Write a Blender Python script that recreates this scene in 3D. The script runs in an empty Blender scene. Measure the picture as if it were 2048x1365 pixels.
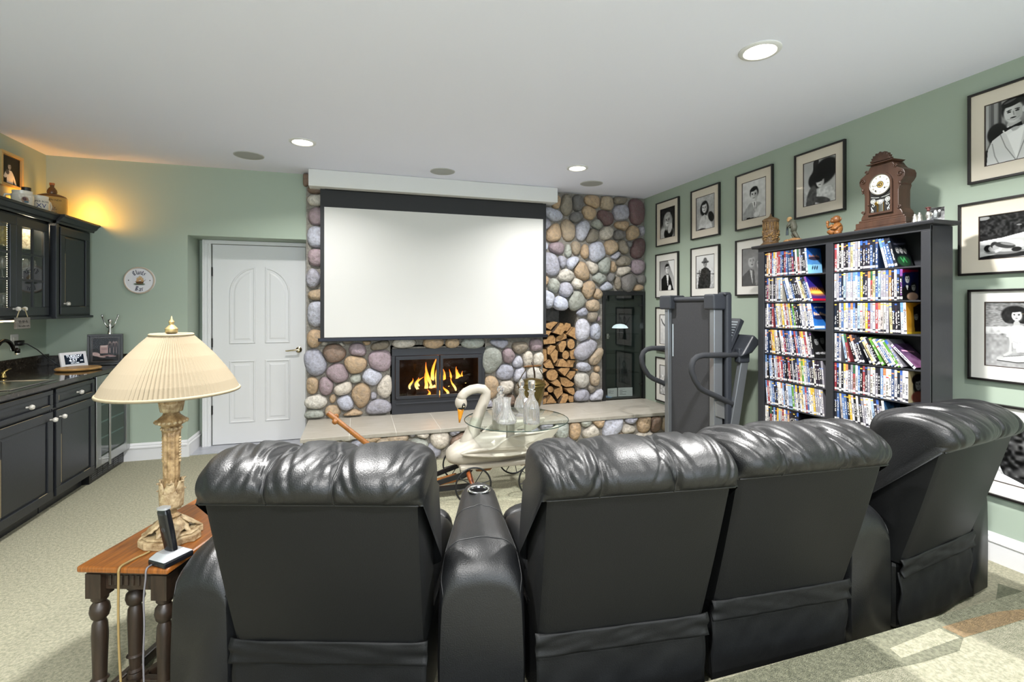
import bpy, bmesh, math, random
import numpy as np
from mathutils import Vector, Matrix
sc = bpy.context.scene
col = sc.collection
R = math.radians
ORDINAL = 'first second third fourth fifth sixth seventh eighth ninth tenth eleventh twelfth thirteenth fourteenth fifteenth sixteenth seventeenth eighteenth nineteenth twentieth'.split()
ORDINAL += ['twenty-' + w for w in ORDINAL[:9]] + ['thirtieth'] + ['thirty-' + w for w in ORDINAL[:9]]
random.seed(7)

# ------------------------------------------------------------------ camera, world, lights, exposure
cam_data = bpy.data.cameras.new('camera')
cam = bpy.data.objects.new('camera', cam_data)
col.objects.link(cam)
cam_data.sensor_width = 36.0
cam_data.lens = 985.0 / 2048.0 * 36.0
cam_data.shift_y = -68.5 / 2048.0
cam_data.clip_start = 0.05
YAW = math.atan(308.4 / 985.0)
CAMH = 1.41
cam.location = (0, 0, CAMH)
cam.rotation_euler = (R(90), 0, -YAW)
sc.camera = cam

world = bpy.data.worlds.new('uniform_fill'); sc.world = world
world.use_nodes = True
wb = world.node_tree.nodes['Background']
wb.inputs[0].default_value = (0.80, 0.90, 1.0, 1)
wb.inputs[1].default_value = 4.0  # even fill light, let in from behind the camera by the added window

sc.view_settings.view_transform = 'Standard'
sc.view_settings.look = 'None'
sc.view_settings.gamma = 1.0
sc.view_settings.use_curve_mapping = False
sc.view_settings.exposure = 0.64

XR, XL, YB, CEIL = 3.367, -2.607, 5.34, 2.74
YF = -3.6
DOWNLIGHTS_AND_FILL = [(1.99, 2.053), (-0.425, 4.293), (2.006, 4.31), (-0.43, 2.05), (-0.43, -0.2), (2.1, 0.5), (-0.43, -2.3), (2.0, -2.3)]  # those past the fitted ones are unseen, added for bounce light
def lamp(name, kind, loc, power, color=(1, 1, 1), size=0.1, rot=(0, 0, 0), spread=None, blend=None, angle=None):
    d = bpy.data.lights.new(name, kind); d.energy = power; d.color = color
    if kind == 'AREA':
        d.shape = 'DISK'; d.size = size
        if spread: d.spread = R(spread)
    elif kind == 'SPOT':
        d.spot_size = R(angle); d.spot_blend = blend; d.shadow_soft_size = size
    else:
        d.shadow_soft_size = size
    o = bpy.data.objects.new(name, d); col.objects.link(o)
    o.location = loc; o.rotation_euler = rot
    return o
POWERS = [64, 17, 27, 56, 80, 28, 100, 100]
for (x, y), w_ in zip(DOWNLIGHTS_AND_FILL, POWERS):
    lamp('downlight_or_fill_lamp', 'AREA', (x, y, CEIL - 0.02), w_, (1.0, 0.985, 0.965), 0.13, spread=142)
# warm lamps the bar has: on top of and below the wall cabinets, inside the glazed one
def strip(name, loc, sx, sy, power, color, rot):
    d = bpy.data.lights.new(name, 'AREA'); d.shape = 'RECTANGLE'; d.size = sx; d.size_y = sy
    d.energy = power; d.color = color
    o = bpy.data.objects.new(name, d); col.objects.link(o); o.location = loc; o.rotation_euler = rot
    return o
# each rope of lamps on the cabinet tops lies against the wall and is aimed at it
lamp('cabinet_top_lamp', 'SPOT', (-2.27, 5.17, 2.165), 8.0, (1.0, 0.42, 0.05), 0.04, (R(118), 0, R(42)), blend=1.0, angle=140)
lamp('cabinet_top_lamp', 'SPOT', (-2.27, 5.14, 2.165), 8.0, (1.0, 0.42, 0.05), 0.04, (R(112), 0, R(-35)), blend=1.0, angle=130)
lamp('cabinet_top_lamp', 'SPOT', (-2.46, 4.94, 2.17), 7.0, (1.0, 0.42, 0.05), 0.04, (R(122), 0, R(75)), blend=1.0, angle=140)
strip('under_cabinet_lamp', (-2.45, 4.15, 1.325), 0.05, 0.7, 7.0, (1.0, 0.76, 0.42), (0, 0, 0))
lamp('cabinet_inside_lamp', 'POINT', (-2.36, 4.62, 2.04), 4.0, (1.0, 0.85, 0.6), 0.03)

# ------------------------------------------------------------------ helpers
def s2l(c):
    return tuple((v / 12.92 if v <= 0.04045 else ((v + 0.055) / 1.055) ** 2.4) for v in c)
def hx(h):
    return s2l(tuple(int(h[i:i + 2], 16) / 255 for i in (0, 2, 4)))
_m = {}
def mat(name, color, rough=0.5, metal=0.0, bump=None, mott=None, attr=False, objcol=False, coat=0.0, spec=0.5, emit=None, strength=0.0, sheen=0.0, wave=None):
    """principled material: bump=(scale, strength), mott=(scale, other colour, amount), wave=(scale, other colour, stretch) wood grain"""
    if name in _m: return _m[name]
    m = bpy.data.materials.new(name); m.use_nodes = True; _m[name] = m
    nt = m.node_tree; N = nt.nodes; L = nt.links
    b = N['Principled BSDF']
    c = hx(color) if isinstance(color, str) else color
    b.inputs['Base Color'].default_value = (*c, 1)
    b.inputs['Roughness'].default_value = rough
    b.inputs['Metallic'].default_value = metal
    b.inputs['Specular IOR Level'].default_value = spec
    b.inputs['Coat Weight'].default_value = coat
    b.inputs['Coat Roughness'].default_value = 0.08
    b.inputs['Sheen Weight'].default_value = sheen
    src = None
    if attr:
        a = N.new('ShaderNodeAttribute'); a.attribute_name = 'Col'; src = a.outputs['Color']
    elif objcol:
        a = N.new('ShaderNodeObjectInfo'); src = a.outputs['Color']
    tc = None
    def coords():
        nonlocal tc
        if tc is None: tc = N.new('ShaderNodeTexCoord')
        return tc.outputs['Object']
    if mott or wave:
        mx = N.new('ShaderNodeMix'); mx.data_type = 'RGBA'
        if src: L.new(src, mx.inputs[6])
        else: mx.inputs[6].default_value = (*c, 1)
        if mott:
            n = N.new('ShaderNodeTexNoise'); n.inputs['Scale'].default_value = mott[0]; n.inputs['Detail'].default_value = 5
            n.inputs['Roughness'].default_value = 0.65
            L.new(coords(), n.inputs['Vector'])
            rp = N.new('ShaderNodeMapRange'); rp.inputs[1].default_value = 0.38; rp.inputs[2].default_value = 0.66
            rp.inputs[4].default_value = mott[2]
            L.new(n.outputs['Fac'], rp.inputs[0]); L.new(rp.outputs[0], mx.inputs[0])
            o2 = mott[1]
        else:
            mp = N.new('ShaderNodeMapping'); mp.inputs['Scale'].default_value = wave[2]
            L.new(coords(), mp.inputs['Vector'])
            n = N.new('ShaderNodeTexNoise'); n.inputs['Scale'].default_value = wave[0]; n.inputs['Detail'].default_value = 6
            n.inputs['Roughness'].default_value = 0.7
            L.new(mp.outputs[0], n.inputs['Vector'])
            rp = N.new('ShaderNodeMapRange'); rp.inputs[1].default_value = 0.35; rp.inputs[2].default_value = 0.65
            L.new(n.outputs['Fac'], rp.inputs[0]); L.new(rp.outputs[0], mx.inputs[0])
            o2 = wave[1]
        mx.inputs[7].default_value = (*(hx(o2) if isinstance(o2, str) else o2), 1)
        src = mx.outputs[2]
    if src: L.new(src, b.inputs['Base Color'])
    if bump:
        n = N.new('ShaderNodeTexNoise'); n.inputs['Scale'].default_value = bump[0]; n.inputs['Detail'].default_value = 4
        L.new(coords(), n.inputs['Vector'])
        bp = N.new('ShaderNodeBump'); bp.inputs['Strength'].default_value = bump[1]; bp.inputs['Distance'].default_value = bump[2] if len(bump) > 2 else 0.01
        L.new(n.outputs['Fac'], bp.inputs['Height']); L.new(bp.outputs[0], b.inputs['Normal'])
    if emit:
        e = hx(emit) if isinstance(emit, str) else emit
        b.inputs['Emission Color'].default_value = (*e, 1); b.inputs['Emission Strength'].default_value = strength
    return m
def pane_mat(name, tint=(0.97, 0.985, 0.98), refl=1.0, rough=0.0):
    """thin clear pane: lets light straight through, mirrors by Fresnel"""
    if name in _m: return _m[name]
    m = bpy.data.materials.new(name); m.use_nodes = True; _m[name] = m
    nt = m.node_tree; N = nt.nodes; L = nt.links
    N.remove(N['Principled BSDF'])
    t = N.new('ShaderNodeBsdfTransparent'); t.inputs[0].default_value = (*tint, 1)
    g = N.new('ShaderNodeBsdfGlossy'); g.inputs['Roughness'].default_value = rough
    f = N.new('ShaderNodeFresnel'); f.inputs[0].default_value = 1.5
    mu = N.new('ShaderNodeMath'); mu.operation = 'MULTIPLY'; mu.inputs[1].default_value = refl
    ge = N.new('ShaderNodeNewGeometry'); iv = N.new('ShaderNodeMath'); iv.operation = 'SUBTRACT'; iv.inputs[0].default_value = 1.0
    L.new(ge.outputs['Backfacing'], iv.inputs[1]); m2 = N.new('ShaderNodeMath'); m2.operation = 'MULTIPLY'
    L.new(f.outputs[0], m2.inputs[0]); L.new(iv.outputs[0], m2.inputs[1]); L.new(m2.outputs[0], mu.inputs[0])
    x = N.new('ShaderNodeMixShader'); L.new(mu.outputs[0], x.inputs[0]); L.new(t.outputs[0], x.inputs[1]); L.new(g.outputs[0], x.inputs[2])
    L.new(x.outputs[0], N['Material Output'].inputs[0])
    return m
def glass_mat(name, tint=(1, 1, 1), rough=0.0):
    if name in _m: return _m[name]
    m = bpy.data.materials.new(name); m.use_nodes = True; _m[name] = m
    b = m.node_tree.nodes['Principled BSDF']
    b.inputs['Base Color'].default_value = (*tint, 1); b.inputs['Transmission Weight'].default_value = 0.92
    b.inputs['Roughness'].default_value = rough; b.inputs['IOR'].default_value = 1.5
    return m

class MB:
    """collects shapes; build() links them as one mesh object"""
    def __init__(s): s.v = []; s.f = []
    def add(s, vs, fs, M=None):
        b = len(s.v)
        if M is not None: vs = [M @ Vector(p) for p in vs]
        s.v += [tuple(p) for p in vs]; s.f += [tuple(b + i for i in f) for f in fs]
        return s
    def box(s, x0, x1, y0, y1, z0, z1, M=None):
        vs = [(x0, y0, z0), (x1, y0, z0), (x1, y1, z0), (x0, y1, z0), (x0, y0, z1), (x1, y0, z1), (x1, y1, z1), (x0, y1, z1)]
        return s.add(vs, [(3, 2, 1, 0), (4, 5, 6, 7), (0, 1, 5, 4), (1, 2, 6, 5), (2, 3, 7, 6), (3, 0, 4, 7)], M)
    def hexa(s, lo, hi, M=None):
        """two quads of four corners, bottom ccw from above and top ccw"""
        return s.add(list(lo) + list(hi), [(3, 2, 1, 0), (4, 5, 6, 7), (0, 1, 5, 4), (1, 2, 6, 5), (2, 3, 7, 6), (3, 0, 4, 7)], M)
    def prism(s, poly, a0, a1, axis='y', M=None):
        """polygon of (p, q) pairs pushed along an axis: y -> (p, a, q), x -> (a, p, q), z -> (p, q, a)"""
        n = len(poly)
        k = {'y': lambda p, a: (p[0], a, p[1]), 'x': lambda p, a: (a, p[0], p[1]), 'z': lambda p, a: (p[0], p[1], a)}[axis]
        vs = [k(p, a0) for p in poly] + [k(p, a1) for p in poly]
        fs = [tuple(range(n))[::-1], tuple(range(n, 2 * n))] + [(i, (i + 1) % n, n + (i + 1) % n, n + i) for i in range(n)]
        return s.add(vs, fs, M)
    def lathe(s, prof, seg=24, c=(0, 0, 0), sx=1, sy=1, M=None, flute=0, fl=0.0, caps=True):
        vs = []; n = len(prof)
        for i in range(seg):
            a = 2 * math.pi * i / seg
            for r, z in prof:
                k = r * (1 + (fl * math.cos(flute * a) if flute else 0))
                vs.append((c[0] + k * math.cos(a) * sx, c[1] + k * math.sin(a) * sy, c[2] + z))
        fs = []
        for i in range(seg):
            j = (i + 1) % seg
            for k in range(n - 1):
                fs.append((i * n + k, j * n + k, j * n + k + 1, i * n + k + 1))
        if caps:
            if prof[0][0] > 1e-6: fs.append(tuple(i * n for i in range(seg))[::-1])
            if prof[-1][0] > 1e-6: fs.append(tuple(i * n + n - 1 for i in range(seg)))
        return s.add(vs, fs, M)
    def tube(s, pts, r, seg=10, closed=False, M=None, flat=None):
        pts = [Vector(p) for p in pts]; n = len(pts)
        rs = r if isinstance(r, (list, tuple)) else [r] * n
        vs = []; up = None
        for i, p in enumerate(pts):
            if closed: t = pts[(i + 1) % n] - pts[i - 1]
            else: t = pts[min(i + 1, n - 1)] - pts[max(i - 1, 0)]
            t.normalize()
            if up is None:
                up = Vector((0, 0, 1)) if abs(t.z) < 0.9 else Vector((1, 0, 0))
            a = t.cross(up)
            if a.length < 1e-6: a = t.cross(Vector((0, 1, 0)))
            a.normalize(); b = a.cross(t).normalized(); up = b
            for k in range(seg):
                q = 2 * math.pi * k / seg
                vs.append(p + rs[i] * (a * math.cos(q) + b * math.sin(q) * (flat or 1)))
        fs = []
        for i in range(n if closed else n - 1):
            j = (i + 1) % n
            for k in range(seg):
                l = (k + 1) % seg
                fs.append((i * seg + k, i * seg + l, j * seg + l, j * seg + k))
        if not closed:
            fs.append(tuple(range(seg))[::-1]); fs.append(tuple((n - 1) * seg + k for k in range(seg)))
        return s.add(vs, fs, M)
    def ell(s, c, r, seg=16, rings=10, M=None, p=1.0):
        """ellipsoid; p < 1 makes it boxier"""
        def sp(v): return math.copysign(abs(v) ** p, v)
        vs = [(c[0], c[1], c[2] - r[2])]
        for i in range(1, rings):
            t = -math.pi / 2 + math.pi * i / rings
            for k in range(seg):
                a = 2 * math.pi * k / seg
                vs.append((c[0] + r[0] * sp(math.cos(t)) * sp(math.cos(a)), c[1] + r[1] * sp(math.cos(t)) * sp(math.sin(a)), c[2] + r[2] * sp(math.sin(t))))
        vs.append((c[0], c[1], c[2] + r[2])); top = len(vs) - 1
        fs = [(0, 1 + (k + 1) % seg, 1 + k) for k in range(seg)]
        for i in range(rings - 2):
            for k in range(seg):
                l = (k + 1) % seg; a = 1 + i * seg
                fs.append((a + k, a + l, a + seg + l, a + seg + k))
        a = 1 + (rings - 2) * seg
        fs += [(a + k, a + (k + 1) % seg, top) for k in range(seg)]
        return s.add(vs, fs, M)
    def loft(s, sections, M=None, caps=True):
        n = len(sections[0]); vs = [p for q in sections for p in q]; fs = []
        for i in range(len(sections) - 1):
            for k in range(n):
                l = (k + 1) % n
                fs.append((i * n + k, i * n + l, (i + 1) * n + l, (i + 1) * n + k))
        if caps:
            fs.append(tuple(range(n))[::-1]); fs.append(tuple((len(sections) - 1) * n + k for k in range(n)))
        return s.add(vs, fs, M)
    def torus(s, c, R0, r, axis='z', seg=28, rs=8, M=None):
        pts = []
        for i in range(seg):
            a = 2 * math.pi * i / seg; p, q = R0 * math.cos(a), R0 * math.sin(a)
            pts.append({'z': (c[0] + p, c[1] + q, c[2]), 'y': (c[0] + p, c[1], c[2] + q), 'x': (c[0], c[1] + p, c[2] + q)}[axis])
        return s.tube(pts, r, rs, True, M)
    def mesh(s, name):
        me = bpy.data.meshes.new(name); me.from_pydata(s.v, [], s.f); me.update()
        bm = bmesh.new(); bm.from_mesh(me); bmesh.ops.recalc_face_normals(bm, faces=bm.faces); bm.to_mesh(me); bm.free()
        return me
    def build(s, name, m, parent=None, smooth=False, bev=0, seg=2, sub=0):
        return link(name, s.mesh(name), m, parent, smooth, bev, seg, sub)
def link(name, me, m, parent=None, smooth=False, bev=0, seg=2, sub=0):
    o = bpy.data.objects.new(name, me); col.objects.link(o)
    if m and not me.materials: me.materials.append(m)
    if parent: o.parent = parent
    if smooth:
        me.polygons.foreach_set('use_smooth', [True] * len(me.polygons))
        if smooth != 'all':
            try: me.set_sharp_from_angle(angle=R(40))
            except Exception: pass
    if bev:
        b = o.modifiers.new('edge', 'BEVEL'); b.width = bev; b.segments = seg; b.limit_method = 'ANGLE'; b.angle_limit = R(40)
    if sub:
        b = o.modifiers.new('round', 'SUBSURF'); b.levels = sub; b.render_levels = sub
    return o
def tag(o, label, cat=None, group=None, kind=None):
    if label: o['label'] = label
    if cat: o['category'] = cat
    if group: o['group'] = group
    if kind: o['kind'] = kind
    return o
def thing(name, label, cat, loc=(0, 0, 0), rz=0, group=None):
    o = bpy.data.objects.new(name, None); col.objects.link(o); o.empty_display_size = 0.1
    o.location = loc; o.rotation_euler = (0, 0, R(rz))
    return tag(o, label, cat, group)
def structure(name, mb, m, label=None, **k):
    o = mb.build(name, m, **k); o['kind'] = 'structure'
    if label: o['label'] = label
    return o
def copy_tree(o, parent=None):
    c = o.copy(); col.objects.link(c)
    if parent: c.parent = parent
    for ch in list(o.children): copy_tree(ch, c)
    return c
def colours(me, cols):
    a = me.color_attributes.new('Col', 'FLOAT_COLOR', 'POINT')
    f = np.ones((len(me.vertices), 4), np.float32); f[:, :3] = cols
    a.data.foreach_set('color', f.ravel())
def text(name, s, size, m, parent, loc, rot=(R(90), 0, 0), align='CENTER', extrude=0.0004, squash=1.0, shear=0.0, space=1.0, bend=0.0, bold=0.0):
    """lettering as a mesh; bend = radius of a cylinder (axis z) the letters lie on, negative x-bow about the parent's axis"""
    c = bpy.data.curves.new(name, 'FONT'); c.body = s; c.size = size; c.align_x = align; c.align_y = 'CENTER'; c.extrude = extrude
    c.shear = shear; c.space_character = space; c.resolution_u = 3; c.offset = bold
    t = bpy.data.objects.new(name, c)
    me = bpy.data.meshes.new_from_object(t); bpy.data.objects.remove(t); bpy.data.curves.remove(c)
    me.materials.clear()
    if bend:
        for v in me.vertices:
            q = v.co.x * squash / bend; v.co.x = bend * math.sin(q) / squash; v.co.z += bend * (math.cos(q) - 1)
    o = link(name, me, m, parent); o.location = loc; o.rotation_euler = rot; o.scale = (squash, 1, 1)
    return o
# pixel of the photograph -> point of a world plane (used to measure things where they stand)
_s, _c = math.sin(YAW), math.cos(YAW)
def _ray(u, v):
    a = (u - 1024) / 985.; b = (614 - v) / 985.
    return (_s + a * _c, _c - a * _s, b)
def at_y(u, v, Y):
    r = _ray(u, v); t = Y / r[1]; return (r[0] * t, Y, CAMH + r[2] * t)
def at_x(u, v, X):
    r = _ray(u, v); t = X / r[0]; return (X, r[1] * t, CAMH + r[2] * t)
def at_z(u, v, Z):
    r = _ray(u, v); t = (Z - CAMH) / r[2]; return (r[0] * t, r[1] * t, Z)

# ------------------------------------------------------------------ flat prints (photographs, covers, dials)
class Print:
    """a small picture painted into the vertices of a flat grid: x 0..1 to the right, y 0..h downwards"""
    def __init__(s, w, h, n, bg=0.5):
        s.w, s.h, s.nx = w, h, n; s.ny = max(4, int(n * h / w)); s.asp = h / w
        s.X, s.Y = np.meshgrid(np.linspace(0, 1, s.nx), np.linspace(0, s.asp, s.ny))
        s.C = np.zeros((s.ny, s.nx, 3)); s.C[:] = s._c(bg)
        s.rng = np.random.RandomState(n + int(w * 1000))
    def _c(s, v): return np.array(v if isinstance(v, (tuple, list)) else (v, v, v), float)
    def mix(s, a, v): s.C += (s._c(v) - s.C) * np.clip(a, 0, 1)[..., None]; return s
    def el(s, cx, cy, rx, ry, v, rot=0, soft=0.18, a=1.0):
        c, q = math.cos(R(rot)), math.sin(R(rot)); dx, dy = s.X - cx, s.Y - cy
        d = np.sqrt(((dx * c + dy * q) / rx) ** 2 + ((-dx * q + dy * c) / ry) ** 2)
        return s.mix(a * np.clip((1 - d) / soft + 0.5, 0, 1), v)
    def poly(s, pts, v, a=1.0):
        ins = np.zeros(s.X.shape, bool); n = len(pts)
        for i in range(n):
            (x1, y1), (x2, y2) = pts[i], pts[(i + 1) % n]
            if y1 == y2: continue
            ins ^= ((s.Y > min(y1, y2)) & (s.Y <= max(y1, y2)) & (s.X < x1 + (s.Y - y1) * (x2 - x1) / (y2 - y1)))
        return s.mix(a * ins, v)
    def line(s, pts, w, v, a=1.0):
        for (x1, y1), (x2, y2) in zip(pts, pts[1:]):
            L = max(1e-6, (x2 - x1) ** 2 + (y2 - y1) ** 2)
            t = np.clip(((s.X - x1) * (x2 - x1) + (s.Y - y1) * (y2 - y1)) / L, 0, 1)
            d = np.hypot(s.X - x1 - t * (x2 - x1), s.Y - y1 - t * (y2 - y1))
            s.mix(a * np.clip((w - d) / (w * 0.5) , 0, 1), v)
        return s
    def grad(s, v0, v1):
        t = (s.Y / s.asp)[..., None]; s.C = s._c(v0) * (1 - t) + s._c(v1) * t; return s
    def noise(s, amt, nx=8, y0=0, y1=9, stretch=1.0):
        ny = max(2, int(nx * s.asp * stretch)); g = s.rng.rand(ny + 1, nx + 1)
        fx, fy = s.X * nx * 0.999, s.Y / s.asp * ny * 0.999
        i, j = fx.astype(int), fy.astype(int); a, b = fx - i, fy - j
        v = (g[j, i] * (1 - a) + g[j, np.minimum(i + 1, nx)] * a) * (1 - b) + (g[np.minimum(j + 1, ny), i] * (1 - a) + g[np.minimum(j + 1, ny), np.minimum(i + 1, nx)] * a) * b
        s.C = np.clip(s.C + ((v - 0.5) * amt * ((s.Y >= y0) & (s.Y <= y1)))[..., None], 0.01, 1); return s
    def face(s, x, y, k, skin=0.82, hair=0.1, turn=0.0, long=0, hat=0):
        """a generic head: hair, face, brows, eyes, nose, mouth; k is the half width of the face"""
        if long: s.el(x, y + 0.35 * k, 1.55 * k, 1.75 * k * long, hair, soft=0.25)
        s.el(x - turn * 0.2 * k, y - 0.35 * k, 1.16 * k, 1.25 * k, hair)
        s.el(x, y + 0.1 * k, 0.9 * k, 1.22 * k, skin, rot=turn * 8)
        s.el(x + 0.55 * k, y + 0.15 * k, 0.45 * k, 1.0 * k, skin * 0.72, soft=0.9, a=0.6)
        s.el(x - 0.1 * k, y - 1.06 * k, 1.02 * k, 0.42 * k, hair, rot=-12)
        for e in (-1, 1):
            ex = x + (e * 0.38 + turn * 0.15) * k
            s.el(ex, y - 0.2 * k, 0.26 * k, 0.07 * k, 0.12, rot=e * 8)
            s.el(ex, y + 0.0 * k, 0.2 * k, 0.1 * k, 0.14)
        s.line([(x + turn * 0.2 * k, y + 0.0 * k), (x + (turn * 0.25 + 0.08) * k, y + 0.42 * k)], 0.07 * k, skin * 0.55, 0.7)
        s.el(x + turn * 0.2 * k, y + 0.72 * k, 0.3 * k, 0.09 * k, 0.18)
        return s
    def build(s, name, m, parent, loc=(0, 0, 0), tint=(1, 1, 1), linear=False):
        xs = (s.X.ravel() - 0.5) * s.w; zs = (s.asp / 2 - s.Y.ravel()) * s.w
        v = np.stack([xs, np.zeros_like(xs), zs], 1)
        me = bpy.data.meshes.new(name); f = []
        for j in range(s.ny - 1):
            for i in range(s.nx - 1):
                a = j * s.nx + i; f.append((a, a + s.nx, a + s.nx + 1, a + 1))
        me.from_pydata(v.tolist(), [], f); me.update()
        c = np.clip(s.C, 0, 1).reshape(-1, 3) * np.array(tint)
        c = np.where(c <= 0.04045, c / 12.92, ((c + 0.055) / 1.055) ** 2.4)
        colours(me, c)
        o = link(name, me, m, parent); o.location = loc
        return o
PRINT = mat('printed paper', 'ffffff', 0.6, attr=True, spec=0.12)
GLOSSY_PRINT = mat('glossy print', 'ffffff', 0.22, attr=True)
# ------------------------------------------------------------------ room shell
GREEN = mat('sage wall paint', '9ca99a', 0.6, bump=(240, 0.04, 0.002))
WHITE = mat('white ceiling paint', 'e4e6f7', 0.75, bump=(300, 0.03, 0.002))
TRIM = mat('white trim paint', 'd6d6d7', 0.35)
MORTAR = mat('grey mortar', '8a857d', 0.9, bump=(60, 0.6, 0.02), mott=(30, '68645e', 0.8))
CARPET = mat('green cut pile carpet', 'dcd6ba', 0.95, bump=(300, 1.0, 0.03), mott=(75, 'a3a384', 0.9), sheen=0.1, spec=0.1)
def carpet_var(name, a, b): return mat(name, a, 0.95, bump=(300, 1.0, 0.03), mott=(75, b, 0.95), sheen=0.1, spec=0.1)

NX0, NX1, NY, NZ = -1.53, -0.49, 5.65, 2.085           # recess the white door stands in
CH0, CHY = -0.49, 5.30                                 # stone chimney: left edge and mortar face
FP = (0.337, 1.334, 0.27, 0.968)                       # firebox opening
WN = (2.03, 2.462, 0.27, 1.40)                         # log niche
GC = (2.787, 3.36, 0.27, 1.60)                         # glazed cupboard

structure('floor', MB().box(XL - .1, XR + .1, YF, NY + .1, -0.1, 0), CARPET, 'green and beige cut pile carpet')
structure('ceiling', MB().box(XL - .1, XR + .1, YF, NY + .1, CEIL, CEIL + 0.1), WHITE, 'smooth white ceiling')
structure('wall_left', MB().box(XL - .1, XL, YF, YB + .1, 0, CEIL), GREEN, 'sage green wall behind the bar cabinets')
structure('wall_right', MB().box(XR, XR + .1, YF, 6.0, 0, CEIL), GREEN, 'sage green wall hung with framed photographs')
wb_ = MB().box(XL, NX0, YB, YB + .5, 0, CEIL).box(NX0, NX1, YB, NY + .2, NZ, CEIL).box(NX0, NX1, NY + .06, NY + .12, 0, NZ)
structure('wall_back', wb_, GREEN, 'sage green back wall with a door recess')
wf = MB().box(XL, XR, YF - .1, YF, 0, 0.25).box(XL, XR, YF - .1, YF, 2.55, CEIL).box(XL, -2.2, YF - .1, YF, .25, 2.55).box(3.0, XR, YF - .1, YF, .25, 2.55)
structure('wall_front', wf, GREEN)
wn = MB()  # unseen window, added so the world light can fill the room
for x in (-2.2, -0.5, 1.25, 2.95): wn.box(x, x + .05, YF - .08, YF - .02, .25, 2.55)
wn.box(-2.2, 3.0, YF - .08, YF - .02, .25, .31).box(-2.2, 3.0, YF - .08, YF - .02, 2.49, 2.55)
structure('fill_window_1', wn, TRIM, 'wide unseen window added behind the seats to let in fill light')

# baseboards: board + moulded cap
def baseboard(name, p0, p1, n):
    """runs from p0 to p1; n = unit normal into the room"""
    d = Vector((p1[0] - p0[0], p1[1] - p0[1], 0)); L = d.length; d.normalize(); n = Vector((n[0], n[1], 0))
    prof = [(0, 0), (.016, 0), (.016, .105), (.021, .11), (.021, .122), (.013, .13), (.013, .142), (.006, .155), (0, .158)]
    mb = MB(); vs = []
    for q in (Vector((p0[0], p0[1], 0)), Vector((p1[0], p1[1], 0))):
        vs += [q + n * a + Vector((0, 0, z)) for a, z in prof]
    k = len(prof)
    mb.add(vs, [tuple(range(k)), tuple(range(k, 2 * k))] + [(i, (i + 1) % k, k + (i + 1) % k, k + i) for i in range(k)])
    return structure(name, mb, TRIM, 'white moulded baseboard')
baseboard('baseboard_back', (-2.03, YB), (NX0, YB), (0, -1))
baseboard('baseboard_niche', (NX0, YB - .016), (NX0, NY + .06), (1, 0))
baseboard('baseboard_right', (XR, YF), (XR, 4.5), (-1, 0))
baseboard('baseboard_left', (XL, YF), (XL, 2.6), (1, 0))
structure('trim_1', MB().box(NX0, NX1, YB + .02, NY + .06, 0, .006), mat('grey slate tile', 'a9abb2', 0.35, mott=(14, '8d9098', 0.7)), 'grey tile threshold in the door recess')

# raised carpeted platform behind the seats, with oblongs of other colours in its pattern
PZ = .15
platform = structure('platform', MB().box(XL, XR, YF, 1.392, 0.001, PZ), CARPET, 'raised carpeted platform behind the recliners', bev=.012, seg=3)
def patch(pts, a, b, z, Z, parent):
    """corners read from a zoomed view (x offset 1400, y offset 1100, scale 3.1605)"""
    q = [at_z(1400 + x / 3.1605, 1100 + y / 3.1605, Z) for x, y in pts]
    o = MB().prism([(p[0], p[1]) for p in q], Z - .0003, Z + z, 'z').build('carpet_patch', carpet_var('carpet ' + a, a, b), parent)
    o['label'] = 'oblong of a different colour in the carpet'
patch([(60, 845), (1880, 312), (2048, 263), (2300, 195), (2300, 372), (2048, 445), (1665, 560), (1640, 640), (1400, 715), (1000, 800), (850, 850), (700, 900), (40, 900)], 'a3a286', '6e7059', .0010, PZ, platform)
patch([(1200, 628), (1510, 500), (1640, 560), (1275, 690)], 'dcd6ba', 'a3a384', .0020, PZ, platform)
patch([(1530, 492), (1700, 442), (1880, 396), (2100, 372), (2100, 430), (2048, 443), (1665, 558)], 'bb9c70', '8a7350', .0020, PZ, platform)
patch([(1885, 215), (2048, 268), (2500, 420), (2500, 600), (1890, 420), (1870, 320)], '9a9c80', '6e745c', .0010, 0, bpy.data.objects['floor'])

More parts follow.
